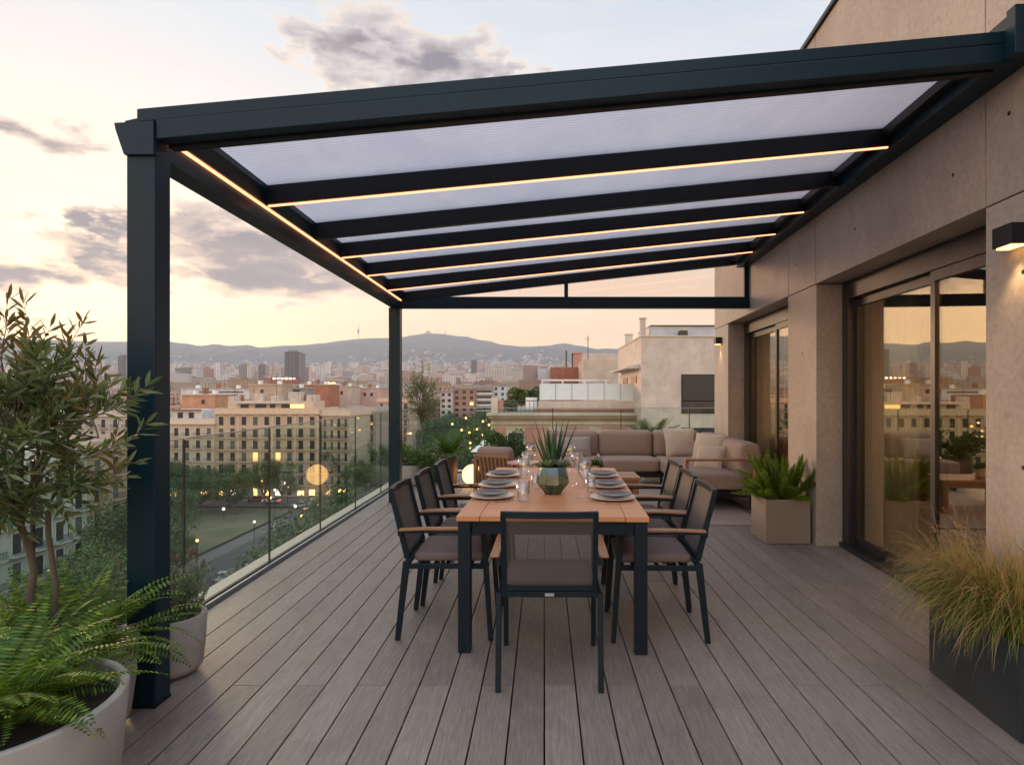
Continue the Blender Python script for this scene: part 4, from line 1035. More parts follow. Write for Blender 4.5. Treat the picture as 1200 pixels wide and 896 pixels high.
# block with arched windows
A = facade('cream_apartment_block', 'long cream apartment block with arched top floor windows, seen above the side railing', -88.3, 165, 0, 27.5, -3.9, 16, 9, 6, (.50, .385, .27), lit={(3, 2), (5, 2)}, shops=9, ww=1.3, wh=2.3)
for k in (0, 2, 5, 7, 9): MB().box(k * 3.05 - .2 + (.2 if k == 0 else 0), k * 3.05 + .25, -.16, -.002, 3.1, 21.7).build('pilaster', A.children[1].data.materials[0], A)
mb = MB(); mb.box(1.5, 25, 3.5, 12, 23.1, 25.6); mb.build('penthouse', A.children[0].data.materials[0], A)
mb = MB(); mb.box(4, 18, 2.0, 3.4, 25.0, 25.25); mb.build('awning', M['metal_roof'], A)
for k, (xx, w_, h_) in enumerate(((.8, 2, 1.4), (7, 3, 2.2), (12.5, 2, 1.6), (17, 3.6, 2.6), (22.5, 2.5, 1.8))): mb = MB(); mb.box(xx, xx + w_, 5 + k % 2, 8.5, 25.61, 25.6 + h_); mb.build('roof_hut', M['cream_wall2'] if k % 2 else M['render_wall'], A)
for xx in (3, 8.4, 14.6, 20.7, 24.4): mb = MB(); mb.tube([(xx, 4, 25.6), (xx, 4, 29 + (xx % 2))], .05, 5); mb.bar((xx - .5, 4, 28.4), (xx + .5, 4, 28.4), .05); mb.build('aerial', M['iron'], A)
for xx, w_ in ((5, 2.2), (9, 3), (13, 1.5), (16.2, 2.4)): mb = MB(); mb.box(xx, xx + w_, 3.42, 3.49, 23.3, 24.9); mb.build('penthouse_window', M['window_dark'], A)
mb = MB(); mb.box(18.6, 22.4, 3.40, 3.49, 23.4, 24.8); mb.build('lit_penthouse_window', M['lit'], A)
for xx in (2.5, 11, 20): mb = MB(); mb.box(xx, xx + .8, 8, 9, 25.6, 27.4); mb.build('chimney', M['rooftile'], A)
B = facade('pale_apartment_block', 'lower pale block with a terraced white penthouse, left of the arched window block', -103, 164.6, 0, 14.6, -6.6, 14, 5, 5, (.50, .42, .33), arch_top=False, shops=2)
mb = MB(); mb.box(1, 9.5, 3, 10, 20.4, 23.4); mb.build('penthouse', M['white'], B)
mb = MB(); mb.box(.8, 9.7, 1.4, 3, 23.3, 23.5); mb.build('awning', M['rooftile'], B)
for xx in (3, 6): mb = MB(); mb.box(xx, xx + 1.4, 2.9, 2.99, 20.8, 22.6); mb.build('penthouse_window', M['window_dark'], B)
facade('grey_apartment_block', 'grey cream block behind the olive tree at the left edge', -132, 164, 0, 28.6, -4.5, 14, 9, 6, (.42, .38, .33), arch_top=False, shops=5)
facade('narrow_apartment_block', 'narrow striped block standing right of the arched window block', -60.2, 166, 0, 7.5, -4.4, 20, 4, 6, (.46, .37, .27), arch_top=False, ww=.75, shops=2)
facade('slim_dark_block', 'slim tall block with dark side by the avenue, right of the striped block', -61.5, 192, 0, 9, -4.2, 16, 3, 6, (.36, .31, .27), arch_top=False, roofc='metal_roof')
facade('pink_corner_block', 'pinkish corner block on the avenue behind the far pergola post', -63, 232, 0, 12, -1.9, 22, 4, 7, (.50, .35, .28), arch_top=False)
facade('ochre_avenue_block', 'ochre avenue block just left of the far pergola post', -70, 262, 0, 13, -2.5, 22, 5, 7, (.47, .37, .25), arch_top=False, roofc='rooftile')
def roofblock(name, label, p0, p1, yt, d, col, dep=14, wins=(), m_=None):
    x0, x1, zt = PX(p0, d), PX(p1, d), PZ(yt, d); t = thing(name, label, 'building', (x0, d, GZ)); w, H = x1 - x0, zt - GZ
    MB().box(0, w, 0, dep, 0, H).build('wall', m_ or flat(name + '_wall', col, .9, .5), t); MB().box(-.25, w + .25, -.3, dep, H + .01, H + .35).build('parapet', M['cream_wall2'], t)
    for (a, c, zz, h_) in wins: MB().box(PX(a, d) - x0, PX(c, d) - x0, -.08, -.002, PZ(zz + h_, d) - GZ, PZ(zz, d) - GZ).build('window', M['window_dark'], t)
    for k in range(3): MB().box(w * (.15 + .3 * k), w * (.15 + .3 * k) + 1.2, 3, 4.5, H + .36, H + 1.6 + .7 * (k % 2)).build('chimney', M['rooftile'] if k % 2 else M['white'], t)
    MB().tube([(w * .6, 2, H), (w * .6, 2, H + 4)], .06, 5).build('aerial', M['iron'], t); return t
M['cream_wall2'] = flat('cream_parapet', (.5, .43, .36), .9, .8)
roofblock('salmon_block', 'salmon rendered block with blank side wall behind the lower pale block', 213, 252, 463, 186, (.50, .26, .15), wins=[(236, 240, 468, 5)])
roofblock('long_white_roof', 'long low block with a bright white roof edge above the salmon one', 212, 292, 456, 235, (.6, .6, .6), wins=[(225, 285, 458.5, 1.5)])
roofblock('beige_roof_block', 'beige block with dark window strip rising behind the arched window block', 292, 330, 451, 215, (.45, .35, .25), wins=[(305, 309, 456, 6)])
roofblock('dark_glazed_roof', 'low block with a dark glazed top floor behind the arched window block', 330, 352, 455, 225, (.3, .27, .26), wins=[(331, 351, 457, 4)])
roofblock('red_wall_block', 'block with a blank brick red wall right of the dark glazed one', 352, 385, 451, 262, (.38, .15, .08), wins=[(367, 368, 452, 16)])
roofblock('cream_roof_block', 'cream block with small windows between the brick red wall and the far post', 387, 412, 453, 285, (.5, .4, .31), wins=[(391, 394, 458, 4), (399, 402, 458, 4), (391, 394, 466, 4)])
roofblock('pink_roof_block', 'pinkish stepped block close to the far pergola post', 414, 447, 455, 300, (.5, .34, .28), wins=[(418, 421, 460, 4), (426, 429, 460, 4), (434, 437, 460, 4)])
# left street, facades turned to the road
Dn = facade('white_green_townhouse', 'greenish white townhouse with iron balconies at the far left, below the olive crown', -60, 59, R(90), 21.6, -6.3, 14, 7, 5, (.38, .42, .36), arch_top=False, ww=1.2, wh=2.3, shops=3)
D2 = facade('brown_townhouse', 'brownish stone townhouse with balconies beside the front post, lamps at its foot', -60.2, 80.9, R(90), 14, -6.0, 14, 4, 5, (.36, .28, .2), arch_top=False, ww=1.2, wh=2.3, shops=2, lit={(1, 0)})
# blocks in the middle distance right of the small olive
def E(name, label, p0, p1, py, d, col, pitchx, band, dep=18, base=None):
    x0, x1, z1 = PX(p0, d), PX(p1, d), PZ(py, d); zb = terr(d) if base is None else base
    t = thing(name, label, 'building', (x0, d, zb)); w = x1 - x0; H = z1 - zb
    mb = MB(); mb.box(0, w, 0, dep, 0, H); mb.build('wall', mat(name + '_wall', col, .85, 0, .1, .3), t)
    mb = MB(); mb.box(-.4, w + .4, -.5, dep, H + .01, H + .7); mb.build('roof', M['roofgrey'], t)
    n = max(1, int(w / pitchx)); fl = max(1, int(H / 3.3)); cnt = 0
    for f in range(fl):
        z0 = H - (f + 1) * 3.3 + .9
        if z0 < .5: break
        if band:
            mb = MB(); mb.box(.4, w - .4, -.12, -.001, z0, z0 + 1.5); mb.build('window_band', M['window_dark'], t)
            mb = MB(); mb.box(.2, w - .2, -.5, -.13, z0 - .9, z0 - .15); mb.build('balcony', M['white'], t)
        else:
            for c in range(n):
                if cnt > 95: break
                cnt += 1; xc = (c + .5) * w / n; mb = MB(); mb.box(xc - pitchx * .28, xc + pitchx * .28, -.12, -.001, z0, z0 + 1.7); mb.build('window', M['lit'] if (c, f) == (2, 2) else M['window_dark'], t)
    return t
E('white_grid_block', 'white flat block with square window grid, directly right of the small olive tree', 516, 530, 459, 345, (.52, .47, .44), 3.3, False)
E('brick_block', 'red brick and cream block beside the white grid block', 531, 557, 456, 350, (.36, .2, .15), 3.4, False)
E('banded_block', 'grey block with long white balcony bands in the middle distance', 558, 577, 455, 352, (.42, .39, .37), 3, True)
E('blue_white_block', 'blue white gridded block left of the pink building', 577.5, 593, 452, 356, (.5, .54, .58), 2.6, False)
def tower(name, label, p0, p1, py, d, col, m2=None, crown=0):
    x0, x1, z1, zb = PX(p0, d), PX(p1, d), PZ(py, d), terr(d) - 2; w = x1 - x0; H = z1 - zb
    t = thing(name, label, 'tower', (x0, d, zb)); o = MB().box(0, w * .78, 0, w * .8, 0, H).build('wall', M['facade'], t); o.color = (*col, 1)
    o = MB().box(w * .785, w, w * .1, w * .8, 0, H * .97).build('stair_core', M['facade'], t); o.color = tuple(min(.8, c * 2.6) for c in col) + (1,)
    MB().box(w * .15, w * .6, w * .2, w * .6, H + .01, H * 1.05).build('plant_room', M['roofgrey'], t)
    mb = MB()
    for k in range(9): xx = w * .78 * (k + .5) / 9; mb.box(xx - w * .012, xx + w * .012, -w * .02, -.01, H * .08, H * .97)
    mb.build('mullions', M['roofgrey'], t)
tower('dark_office_tower', 'tall dark office tower rising over the rooftops at the foot of the hills', 333.5, 352, 412, 1200, (.10, .085, .085))
tower('slab_tower', 'slim dark tower above the roofs right of the small olive tree', 552, 559, 422, 1800, (.09, .10, .12))
tower('grey_tower', 'grey tower beside the left edge of the front post', 138, 148, 417, 1150, (.13, .13, .145))
tower('cream_tower', 'slender cream tower left of the dark office tower', 280, 291, 427, 1500, (.3, .25, .2))
tower('brown_tower', 'brown slab tower between the cream tower and the dark office tower', 303, 312, 427, 1550, (.16, .12, .10))
tower('pink_tower', 'low pinkish tower immediately right of the dark office tower', 353.5, 363, 431, 1350, (.32, .2, .17))
tower('white_slab', 'wide white slab block near the front post below the hills', 205, 228, 431, 1400, (.25, .23, .22))
# lit terraces among the roofs
def glow(px, py, d, w, name, label):
    x, z = PX(px, d), PZ(py, d); t = thing(name, label, 'lit terrace', (x, d, z - 3))
    MB().box(-w / 2, w / 2, 0, w * .5, -5, 1.9).build('base', M['rooftile'], t); mb = MB(); q = random.Random(int(px))
    for k in range(6): a = -w / 2 + w * (k + .5) / 6; mb.box(a - w * .05, a + w * .05, -.1, -.001, .2 + q.uniform(0, .5), 1.4 + q.uniform(0, .6))
    mb.build('lamps', M['shopw'] if w > 12 else M['shop'], t)
glow(333, 441, 560, 22, 'lit_rooftop_bar', 'rooftop bar with a row of bright warm lights below the dark office tower')
glow(388, 446, 520, 8, 'lit_rooftop', 'small rooftop with warm lights right of the dark office tower')

# neighbouring roofs on the right
def blockP(name, label, p0, p1, yt, yb, d, dep, m_, cat='building', low=None):
    x0, x1 = PX(p0, d), PX(p1, d); zt = PZ(yt, d); zb = low if low is not None else PZ(yb, d)
    t = thing(name, label, cat, (x0, d, zb)); MB().box(0, x1 - x0, 0, dep, 0, zt - zb).build('wall', m_, t, bevel=.02); return t, x1 - x0, zt - zb
cb, w, H = blockP('concrete_block_house', 'tall bare concrete apartment block with one dark shuttered window, beyond the sofa', 751.5, 905, 394, 0, 32, 10, M['render_wall'], low=-27)
zl = lambda py, d=32: PZ(py, d) + 27
xl = lambda px, d=32: PX(px, d) - PX(751.5, 32)
def cbx(name, m_, a, b_, c, d_, y0=-.05, y1=-.001, par=None, bev=0): return MB().box(xl(a), xl(b_), y0, y1, zl(d_), zl(c)).build(name, m_, par or cb, bevel=bev)
wf = cbx('window', M['steel_dark'], 798.5, 850, 438.5, 484, -.06, -.001); cbx('shutter', M['black'], 799.5, 849, 439.5, 469, -.09, -.061, wf); cbx('pane', M['window_dark'], 799.5, 849, 470.5, 483, -.075, -.061, wf)
wf = cbx('window', M['steel_dark'], 798.5, 850, 501, 545, -.06, -.001); cbx('pane', M['window_dark'], 799.5, 849, 502, 544, -.08, -.061, wf)
cbx('roof_cap', M['stone'], 750.5, 906, 393, 394.6, -.05, 10.03)
cbx('roof_cabin', M['metal_roof'], 765, 850, 380.5, 392.9, .6, 5); cbx('roof_cabin_trim', M['steel_dark'], 764.5, 851, 379.6, 380.4, .5, 5.1)
cbx('vent', M['black'], 797, 806, 387, 392.9, -.0, .5)
for (a, b_, c, d_, y0) in ((749.5, 755.5, 372, 401, 1.0), (733, 741, 391, 405, 7.0)):
    dd = 32 + y0; x0, x1 = PX(a, dd) - cb.location.x, PX(b_, dd) - cb.location.x
    x0 = max(x0, .12); x1 = x0 + (b_ - a) / F * dd
    o = MB().box(x0, x1, y0, y0 + .35, H, PZ(c + 1.5, dd) + 27).build('chimney', M['render_wall'], cb); MB().box(x0 - .05, x1 + .05, y0 - .05, y0 + .4, PZ(c + 1.4, dd) + 27, PZ(c, dd) + 27).build('chimney_cap', M['stone'], o)
# side wall windows and awning on the receding left face
for y0, y1 in ((1.5, 3.6), (5.2, 7.2)): o = MB().box(-.04, -.001, y0, y1, zl(448), zl(440)).build('side_window', M['teak_dark'], cb)
MB().hexa([(-.7, .6, zl(431)), (-.003, .6, zl(431)), (-.003, 8.6, zl(431)), (-.7, 8.6, zl(431)), (-.7, .6, zl(429)), (-.003, .6, zl(426)), (-.003, 8.6, zl(426)), (-.7, 8.6, zl(429))]).build('awning', M['render_wall'], cb)
M['salmon'] = flat('salmon_render', (.47, .24, .185), .9, .8); M['cream_wall'] = flat('cream_render', (.47, .39, .31), .9, .8)
M['frost'] = mat('frosted_glass_screen', (.62, .70, .68), .35, 0, .04, 2); M['brickred'] = flat('red_brick_wall', (.3, .12, .08), .9, 3)
pk = thing('pink_villa', 'pink and cream villa with heavy cornice and a roof terrace, beyond the end railing', 'building', (PX(575, 34), 34, -27))
xp = lambda px, d=34: PX(px, d) - pk.location.x
zp = lambda py, d=34: PZ(py, d) + 27
def pb(name, m_, a, b_, yt, yb, y0, y1, par=None, d=34, bev=0): return MB().box(xp(a, d), xp(b_, d), y0, y1, zp(yb, d), zp(yt, d)).build(name, m_, par or pk, bevel=bev)
MB().box(0, xp(751.4), 0, 14, 0, zp(484)).build('wall', M['cream_wall'], pk)
for a, b_ in ((580, 592.5), (616, 640), (662, 690), (705, 735)): pb('pink_panel', M['salmon'], a, b_, 500, 620, -.03, -.001)
pb('cornice', M['cream_wall'], 571, 751, 483.5, 487, -.55, .3, bev=.03); pb('cornice', M['cream_wall'], 573, 751, 487.2, 490, -.35, -.001, bev=.02); pb('frieze', M['render_wall'], 575, 751, 494, 497, -.12, -.001)
wf = pb('window', M['render_wall'], 593.5, 615, 504, 541, -.1, -.001); pb('pane', M['window_dark'], 596, 612.6, 507, 540, -.12, -.101, wf); pb('mullion', M['shutter'], 603.8, 605, 507, 540, -.14, -.121, wf); pb('mullion', M['shutter'], 596, 612.6, 515, 516.2, -.14, -.121, wf)
wf = pb('window', M['render_wall'], 645, 660, 504, 541, -.1, -.001); pb('pane', M['window_dark'], 647, 658, 507, 540, -.12, -.101, wf)
pb('roof_terrace_wall', M['render_wall'], 631, 750.8, 470, 483.4, .9, 1.2); pb('roof_terrace_wall', M['render_wall'], 575, 583, 466, 483.4, .2, .9); pb('brick_pier', M['salmon'], 583.3, 589, 469, 483.4, .4, .9)
pb('red_stripe', M['brickred'], 625, 750, 479.5, 482.5, .55, .85)
for k in range(6): pb('glass_screen', M['frost'], 632.5 + k * 19.5, 651.3 + k * 19.5, 449.2, 468.8, 1.0, 1.03, bev=0)
for k in range(7): pb('screen_post', M['plaque'], 631.6 + k * 19.5, 632.3 + k * 19.5, 448.8, 469.2, .98, 1.05)
pb('terrace_frame', M['white'], 634, 727, 442, 444.3, 5.8, 6); 
for a in (634, 662, 692, 722): pb('terrace_frame_post', M['white'], a, a + 2, 444.4, 470, 5.8, 6)
MB().box(xp(590), xp(630), .25, .29, zp(470), zp(469)).build('terrace_rail', M['iron'], pk)
for k in range(9): MB().box(xp(590 + k * 5), xp(590.6 + k * 5), .25, .29, zp(483.4), zp(470.1)).build('terrace_baluster', M['iron'], pk)
pb('white_cabinet', M['white'], 615, 629, 466, 480, 1.4, 2.2)
MB().box(0, xp(751), .3, 14, zp(484) + .01, zp(483)).build('roof', M['roofgrey'], pk)
bush('terrace_hedge', 'dense green hedge on the roof terrace of the pink villa', PX(608, 37), 37, PZ(472, 37), .75, 2500, .13, L['tree2'], 81, 'hedge')
bush('terrace_shrub', 'small dark shrub on the roof terrace right of the hedge', PX(624, 37.5), 37.5, PZ(470, 37.5), .6, 1500, .13, L['tree'], 82, 'shrub')
bush('terrace_planting', 'dry reddish planting behind the balustrade of the pink villa', PX(597, 35.6), 35.6, PZ(482, 35.6), .5, 1200, .1, L['lav'], 83, 'shrub')
blockP('grey_rooftop_house', 'small grey brown rooftop house left of the red brick one', 613, 630, 428, 450, 60, 8, flat('grey_brown_render', (.3, .24, .21)), low=-27)
blockP('low_brown_house', 'low brown rooftop building with flat slab below the grey house', 608, 634, 445, 470, 52, 6, flat('brown_render', (.26, .19, .15)), low=-27)
blockP('red_rooftop_house', 'red brick rooftop house behind the frosted glass screens', 645, 683, 430, 450, 58, 9, M['brickred'], low=-27)
blockP('pale_rooftop_wall', 'pale rooftop wall between the grey and the red rooftop houses', 630, 645, 432, 450, 59, 6, M['metal_roof'], low=-27)
blockP('beige_rooftop_house', 'plain beige rooftop house left of the tall concrete block', 684, 731, 421, 450, 50, 8, M['cream_wall'], low=-27)
blockP('long_rooftop_house', 'long pale rooftop house behind the beige one', 676, 735, 414, 450, 76, 10, M['render_wall'], low=-27)
for nm, lb, px, py, pb_, d, w_, m_ in (('chimney', 'dark thin chimney pipe, left one above the red rooftop house', 663.5, 413, 431, 62, .14, M['black']), ('chimney', 'dark thin chimney pipe, right one above the red rooftop house', 670.5, 416, 431, 62, .12, M['black']),
                                       ('brick_stack', 'salmon brick chimney stack above the red rooftop house', 676.5, 415, 431, 62, .8, M['salmon'])):
    x, z0, z1 = PX(px, d), PZ(pb_, d), PZ(py, d); t = thing(nm, lb, 'chimney', (x, d, z0))
    MB().box(-w_ / 2, w_ / 2, -.3, .3, -3, z1 - z0).build('stack', m_, t); MB().box(-w_ * .7, w_ * .7, -.35, .35, z1 - z0 + .005, z1 - z0 + .15).build('cap', m_, t)
t = thing('roof_antenna', 'thin television antenna on the beige rooftop house', 'antenna', (PX(689, 52), 52, PZ(422, 52)))
MB().tube([(0, 0, 0), (0, 0, 2.1)], .035, 6).build('mast', M['iron'], t); mb = MB(); mb.bar((-.3, 0, 1.8), (.22, 0, 1.8), .022); mb.bar((-.12, 0, 1.6), (.12, 0, 1.6), .02); mb.build('aerial', M['iron'], t)
t = thing('white_awning', 'white pointed canvas awning just left of the pink villa', 'awning', (PX(566, 30), 30, PZ(528, 30)))
MB().add([(-.55, -.6, 0), (.55, -.6, 0), (.55, .6, 0), (-.55, .6, 0), (.1, 0, .62)], [(0, 1, 4), (1, 2, 4), (2, 3, 4), (3, 0, 4), (3, 2, 1, 0)]).build('canvas', M['white'], t); MB().tube([(.1, 0, -24), (.1, 0, .6)], .05, 6).build('pole', M['iron'], t)

# ------------------------------------------------------------ rooftops up to the middle distance
PAL = [('cream', (.50, .41, .31)), ('salmon', (.48, .29, .21)), ('white', (.58, .54, .5)), ('brick red', (.33, .15, .10)), ('grey', (.36, .335, .32)), ('beige', (.45, .37, .28)), ('ochre', (.48, .34, .19)), ('pinkish', (.50, .36, .31))]
PALW = [5, 3, 3, 2, 2, 4, 2, 2]
ROOFS = [('with terracotta roof', 'rooftile'), ('with grey roof', 'roofgrey'), ('with pale metal roof', 'metal_roof'), ('with grey roof deck', 'roofgrey')]
def landmark(px):
    for lim, s in ((40, 'at the far left edge'), (95, 'behind the left of the olive crown'), (150, 'behind the right of the olive crown'), (200, 'beside the front post'), (240, 'above the white penthouse'), (285, 'above the arched window block'), (330, 'left of the dark office tower'),
                   (360, 'under the dark office tower'), (400, 'right of the dark office tower'), (440, 'towards the far pergola post'), (470, 'behind the far pergola post'), (515, 'behind the small olive tree'), (560, 'under the slim dark tower'), (600, 'right of the slim dark tower'), (2000, 'just left of the rooftop houses')):
        if px < lim: return s
protos = {}
q = random.Random(77); seen = {}
rows = []; d = 205.0
while d < 1350: rows.append(d); d *= 1.15
cntb = 0
for ri, d in enumerate(rows):
    u = -1.02
    umax = -.375 if d < 340 else .135
    while u < umax and cntb < 285:
        w = q.uniform(13, 30) * (1 + d / 1500); wu = w / d
        if q.random() < .06: u += wu * .5; continue
        if u + wu > umax: break
        dd = d + q.uniform(-.04, .04) * d; x = u * dd; zb = terr(dd) - 1; hh = q.gauss(20.5, 3.0) + (q.uniform(6, 20) if q.random() < .06 and d > 750 else 0)
        hh = max(13, min(hh, 1.43 - 19.5 / F * dd - zb) if dd < 330 else hh); dep = q.uniform(11, 22)
        cn, cc_ = q.choices(PAL, PALW)[0]; rn, rm = q.choice(ROOFS); k = q.uniform(.85, 1.12)
        dist = 'near' if d < 330 else 'midway' if d < 650 else 'distant'
        lab = f"{dist} {cn} block {rn} {landmark(VX + F * (u + wu / 2))}"
        i = seen.get(lab, 0); seen[lab] = i + 1
        mb = MB(); mb.box(0, w, 0, dep, 0, hh); mb.mat(1); mb.box(.3, w - .3, .3, dep, hh + .02, hh + .2); mb.mat(0)
        mb.box(-.1, w + .1, -.15, .25, hh + .001, hh + .9)
        if rm == 'rooftile': mb.mat(1); mb.add([(-.4, -.5, hh + .91), (w + .4, -.5, hh + .91), (w + .4, dep, hh + .91), (-.4, dep, hh + .91), (-.2, dep / 2, hh + 2.6), (w + .2, dep / 2, hh + 2.6)], [(0, 1, 5, 4), (2, 3, 4, 5), (0, 4, 3), (1, 2, 5)]); mb.mat(0)
        for _ in range(q.randint(1, 4)):
            a = q.uniform(0, w * .75); b2 = q.uniform(1.5, w * .35); h2 = q.uniform(1.8, 3.8); y2 = q.uniform(.6, dep * .5); mb.mat(q.choice((0, 0, 1))); mb.box(a, min(w, a + b2), y2, y2 + q.uniform(2, 5), hh + .21, hh + .2 + h2)
        mb.mat(2)
        for _ in range(q.randint(1, 4)): a = q.uniform(0, w); mb.box(a, a + .12 + d / 3000, .8, 1.0, hh + .3, hh + q.uniform(2, 5))
        o = mb.build('city_block', [M['facade'], M[rm], M['iron']]); o.location = (x, dd, zb); o.rotation_euler.z = q.uniform(-.12, .12)
        o.color = tuple(min(.75, c * k) for c in cc_) + (1,)
        tag(o, lab, 'building', 'rooftops of the city'); cntb += 1; u += wu * q.uniform(.95, 1.25)
# far city mass
m, nt, out = newmat('far_city_walls'); b = NB(nt); p = b.n('ShaderNodeBsdfPrincipled'); b.l(p.outputs[0], out.inputs[0]); p.inputs['Roughness'].default_value = .9
g = b.n('ShaderNodeNewGeometry'); c = b.ramp(g.outputs['Random Per Island'], [(0, (.5, .42, .34)), (.2, (.36, .2, .14)), (.35, (.6, .55, .5)), (.5, (.3, .27, .26)), (.62, (.52, .36, .28)), (.75, (.66, .6, .56)), (.88, (.45, .37, .3))], 'CONSTANT')
tc = b.n('ShaderNodeTexCoord'); s = b.n('ShaderNodeSeparateXYZ'); b.l(tc.outputs['Object'], s.inputs[0]); sn = b.n('ShaderNodeSeparateXYZ'); b.l(g.outputs['Normal'], sn.inputs[0])
fz = b.math('FRACT', b.math('DIVIDE', s.outputs[2], 4.5)); fx = b.math('FRACT', b.math('DIVIDE', s.outputs[0], 6)); w_ = b.math('MULTIPLY', b.math('LESS_THAN', fz, .45), b.math('MULTIPLY', b.math('LESS_THAN', fx, .45), b.math('LESS_THAN', b.math('ABSOLUTE', sn.outputs[2]), .5)))
b.l(b.mix(b.math('MULTIPLY', w_, .75), c, (.06, .055, .06)), p.inputs['Base Color']); M['farcity'] = m
mb = mbfar = MB(); q = random.Random(5)
for _ in range(5200):
    dd = 1350 * (4900 / 1350) ** (q.random() ** .9); u = q.uniform(-1.05, .2); x = u * dd; w = q.uniform(12, 42); h = max(7, q.gauss(17, 6)) + (q.uniform(10, 45) if q.random() < .035 else 0); dep = q.uniform(10, 30)
    if h > 45: w = q.uniform(14, 24)
    a = q.uniform(-.5, .5); zb = terr(dd) - 3; mb.box(-w / 2, w / 2, -dep / 2, dep / 2, 0, h + 3, Matrix.Translation((x, dd, zb)) @ Matrix.Rotation(a, 4, 'Z'))
# ------------------------------------------------------------ hills
sky_ = [(-260, 392), (-120, 397), (0, 396), (60, 398), (120, 400), (197, 400), (215, 402), (235, 405), (252, 403), (270, 405), (290, 404), (305, 407), (330, 405), (355, 404), (378, 402), (400, 399), (418, 397), (440, 396), (465, 396), (485, 392.5), (500, 390.5), (515, 391), (540, 394), (570, 399), (590, 404), (615, 406), (640, 405), (660, 402), (680, 405), (700, 409), (730, 410), (800, 405), (900, 400), (1100, 398), (1500, 400)]
def hline(px):
    for (a, ya), (c, yc) in zip(sky_[:-1], sky_[1:]):
        if a <= px <= c: t_ = (px - a) / (c - a); t_ = t_ * t_ * (3 - 2 * t_); return ya + (yc - ya) * t_
    return 398
RD = 6800.0; H0 = 4300.0; Hn = 44
mb = MB(); cols_ = list(range(-260, 1500, 5)); vs = []
def hillz(px, dd):
    H_ = PZ(hline(px), RD); t_ = (dd - H0) / (RD - H0); base = terr(4300); tt = max(0, min(1, t_)); f_ = tt ** 1.35
    u = (px - VX) / F * dd
    n1 = mnoise.fractal(Vector((u * .0011, dd * .0011, 1)), 1, 2, 5); rid = 1 - abs(mnoise.noise(Vector((u * .0021, dd * .0008, 7)))) * 2
    env = math.sin(math.pi * min(1, tt)) if tt < 1 else 0
    z = base + (H_ - base) * f_ + env * (n1 * 75 + rid * 60 - 20)
    if tt >= .999: z = H_ + mnoise.noise(Vector((px * .35, 0, 3))) * 4 - (t_ - 1) * 1500
    return z
rowsd = [H0 + (RD - H0) * k / Hn for k in range(Hn + 1)] + [RD + 400]
for dd in rowsd:
    for px in cols_: vs.append(((px - VX) / F * dd, dd, hillz(px, dd)))
nc = len(cols_)
mb.add(vs, [(j * nc + i, j * nc + i + 1, (j + 1) * nc + i + 1, (j + 1) * nc + i) for j in range(len(rowsd) - 1) for i in range(nc - 1)])
M['hill'] = mat('wooded_hillside', (.03, .045, .035), .95, 0, 0, .006, (1, 1, 1), 0, 0, (.10, .10, .08))
tag(mb.build('hills', M['hill'], smooth=True), kind='structure')
# houses climbing the lower slopes join the far city mass
mb2 = MB(); q = random.Random(15)
for _ in range(1500):
    tt = abs(q.gauss(0, .2)); px = q.choice((q.uniform(-100, 740), q.gauss(215, 22), q.gauss(475, 30), q.gauss(690, 40), q.gauss(600, 25)))
    if tt > .62: continue
    dd = H0 + (RD - H0) * tt; w = q.uniform(12, 30); h = q.uniform(8, 18); mb2.box(-w / 2, w / 2, -8, 8, -12, h, Matrix.Translation(((px - VX) / F * dd, dd, hillz(px, dd))) @ Matrix.Rotation(q.uniform(-.6, .6), 4, 'Z'))
tag(mb2.build('hillside_houses', M['farcity']), 'pale houses scattered up the lower slopes of the hills', 'houses', kind='stuff')
tag(mbfar.build('far_city', M['farcity']), 'hazy mass of distant city buildings reaching to the foot of the hills', 'city', kind='stuff')
t = thing('telecom_tower', 'slim red and white telecommunications tower on the ridge', 'tower', (PX(420, RD - 60), RD - 60, PZ(398.5, RD - 60)))
M['redsteel'] = flat('red_steel', (.3, .09, .06), .7)
s_ = RD / F
mb = MB(); mb.lathe([(5, 0), (4, 8 * s_)], 10); mb.build('shaft', M['white'], t); mb = MB(); mb.lathe([(4, 8 * s_), (11, 8.4 * s_), (11, 12.5 * s_), (5, 13 * s_)], 12); mb.build('pod', M['redsteel'], t); mb = MB(); mb.lathe([(5, 13 * s_), (2.2, 20 * s_), (0, 20.1 * s_)], 8); mb.build('mast', M['white'], t)
t = thing('hilltop_church', 'tiny spired church on the summit of the highest hill', 'church', (PX(502, RD - 20), RD - 20, PZ(391, RD)))
mb = MB(); mb.box(-30, 30, -20, 20, -10, 14); mb.box(-16, 16, -15, 15, 14, 26); mb.build('nave', M['render_wall'], t); 
for x in (-20, 0, 20): mb = MB(); mb.lathe([(6, 14), (5, 34 if x == 0 else 24), (0, 48 if x == 0 else 34)], 8, (x, 0, 0)); mb.build('spire', M['render_wall'], t)
for px, h, lb in ((511, 45, 'short mast right of the hilltop church'), (522, 62, 'taller thin mast further right of the hilltop church')):
    t = thing('hill_mast', lb, 'mast', (PX(px, RD - 20), RD - 20, PZ(392, RD) - 8)); mb = MB(); mb.lathe([(4, 0), (2, h), (0, h + 1)], 6); mb.build('shaft', M['roofgrey'], t)
t = thing('observatory', 'low white observatory building on the right shoulder of the hill', 'building', (PX(547, RD - 20), RD - 20, PZ(395.5, RD) - 6)); mb = MB(); mb.box(-32, 32, -10, 10, 0, 16); mb.build('wall', M['white'], t); mb = MB(); mb.lathe([(12, 16), (10, 24), (0, 28)], 12); mb.build('dome', M['white'], t)

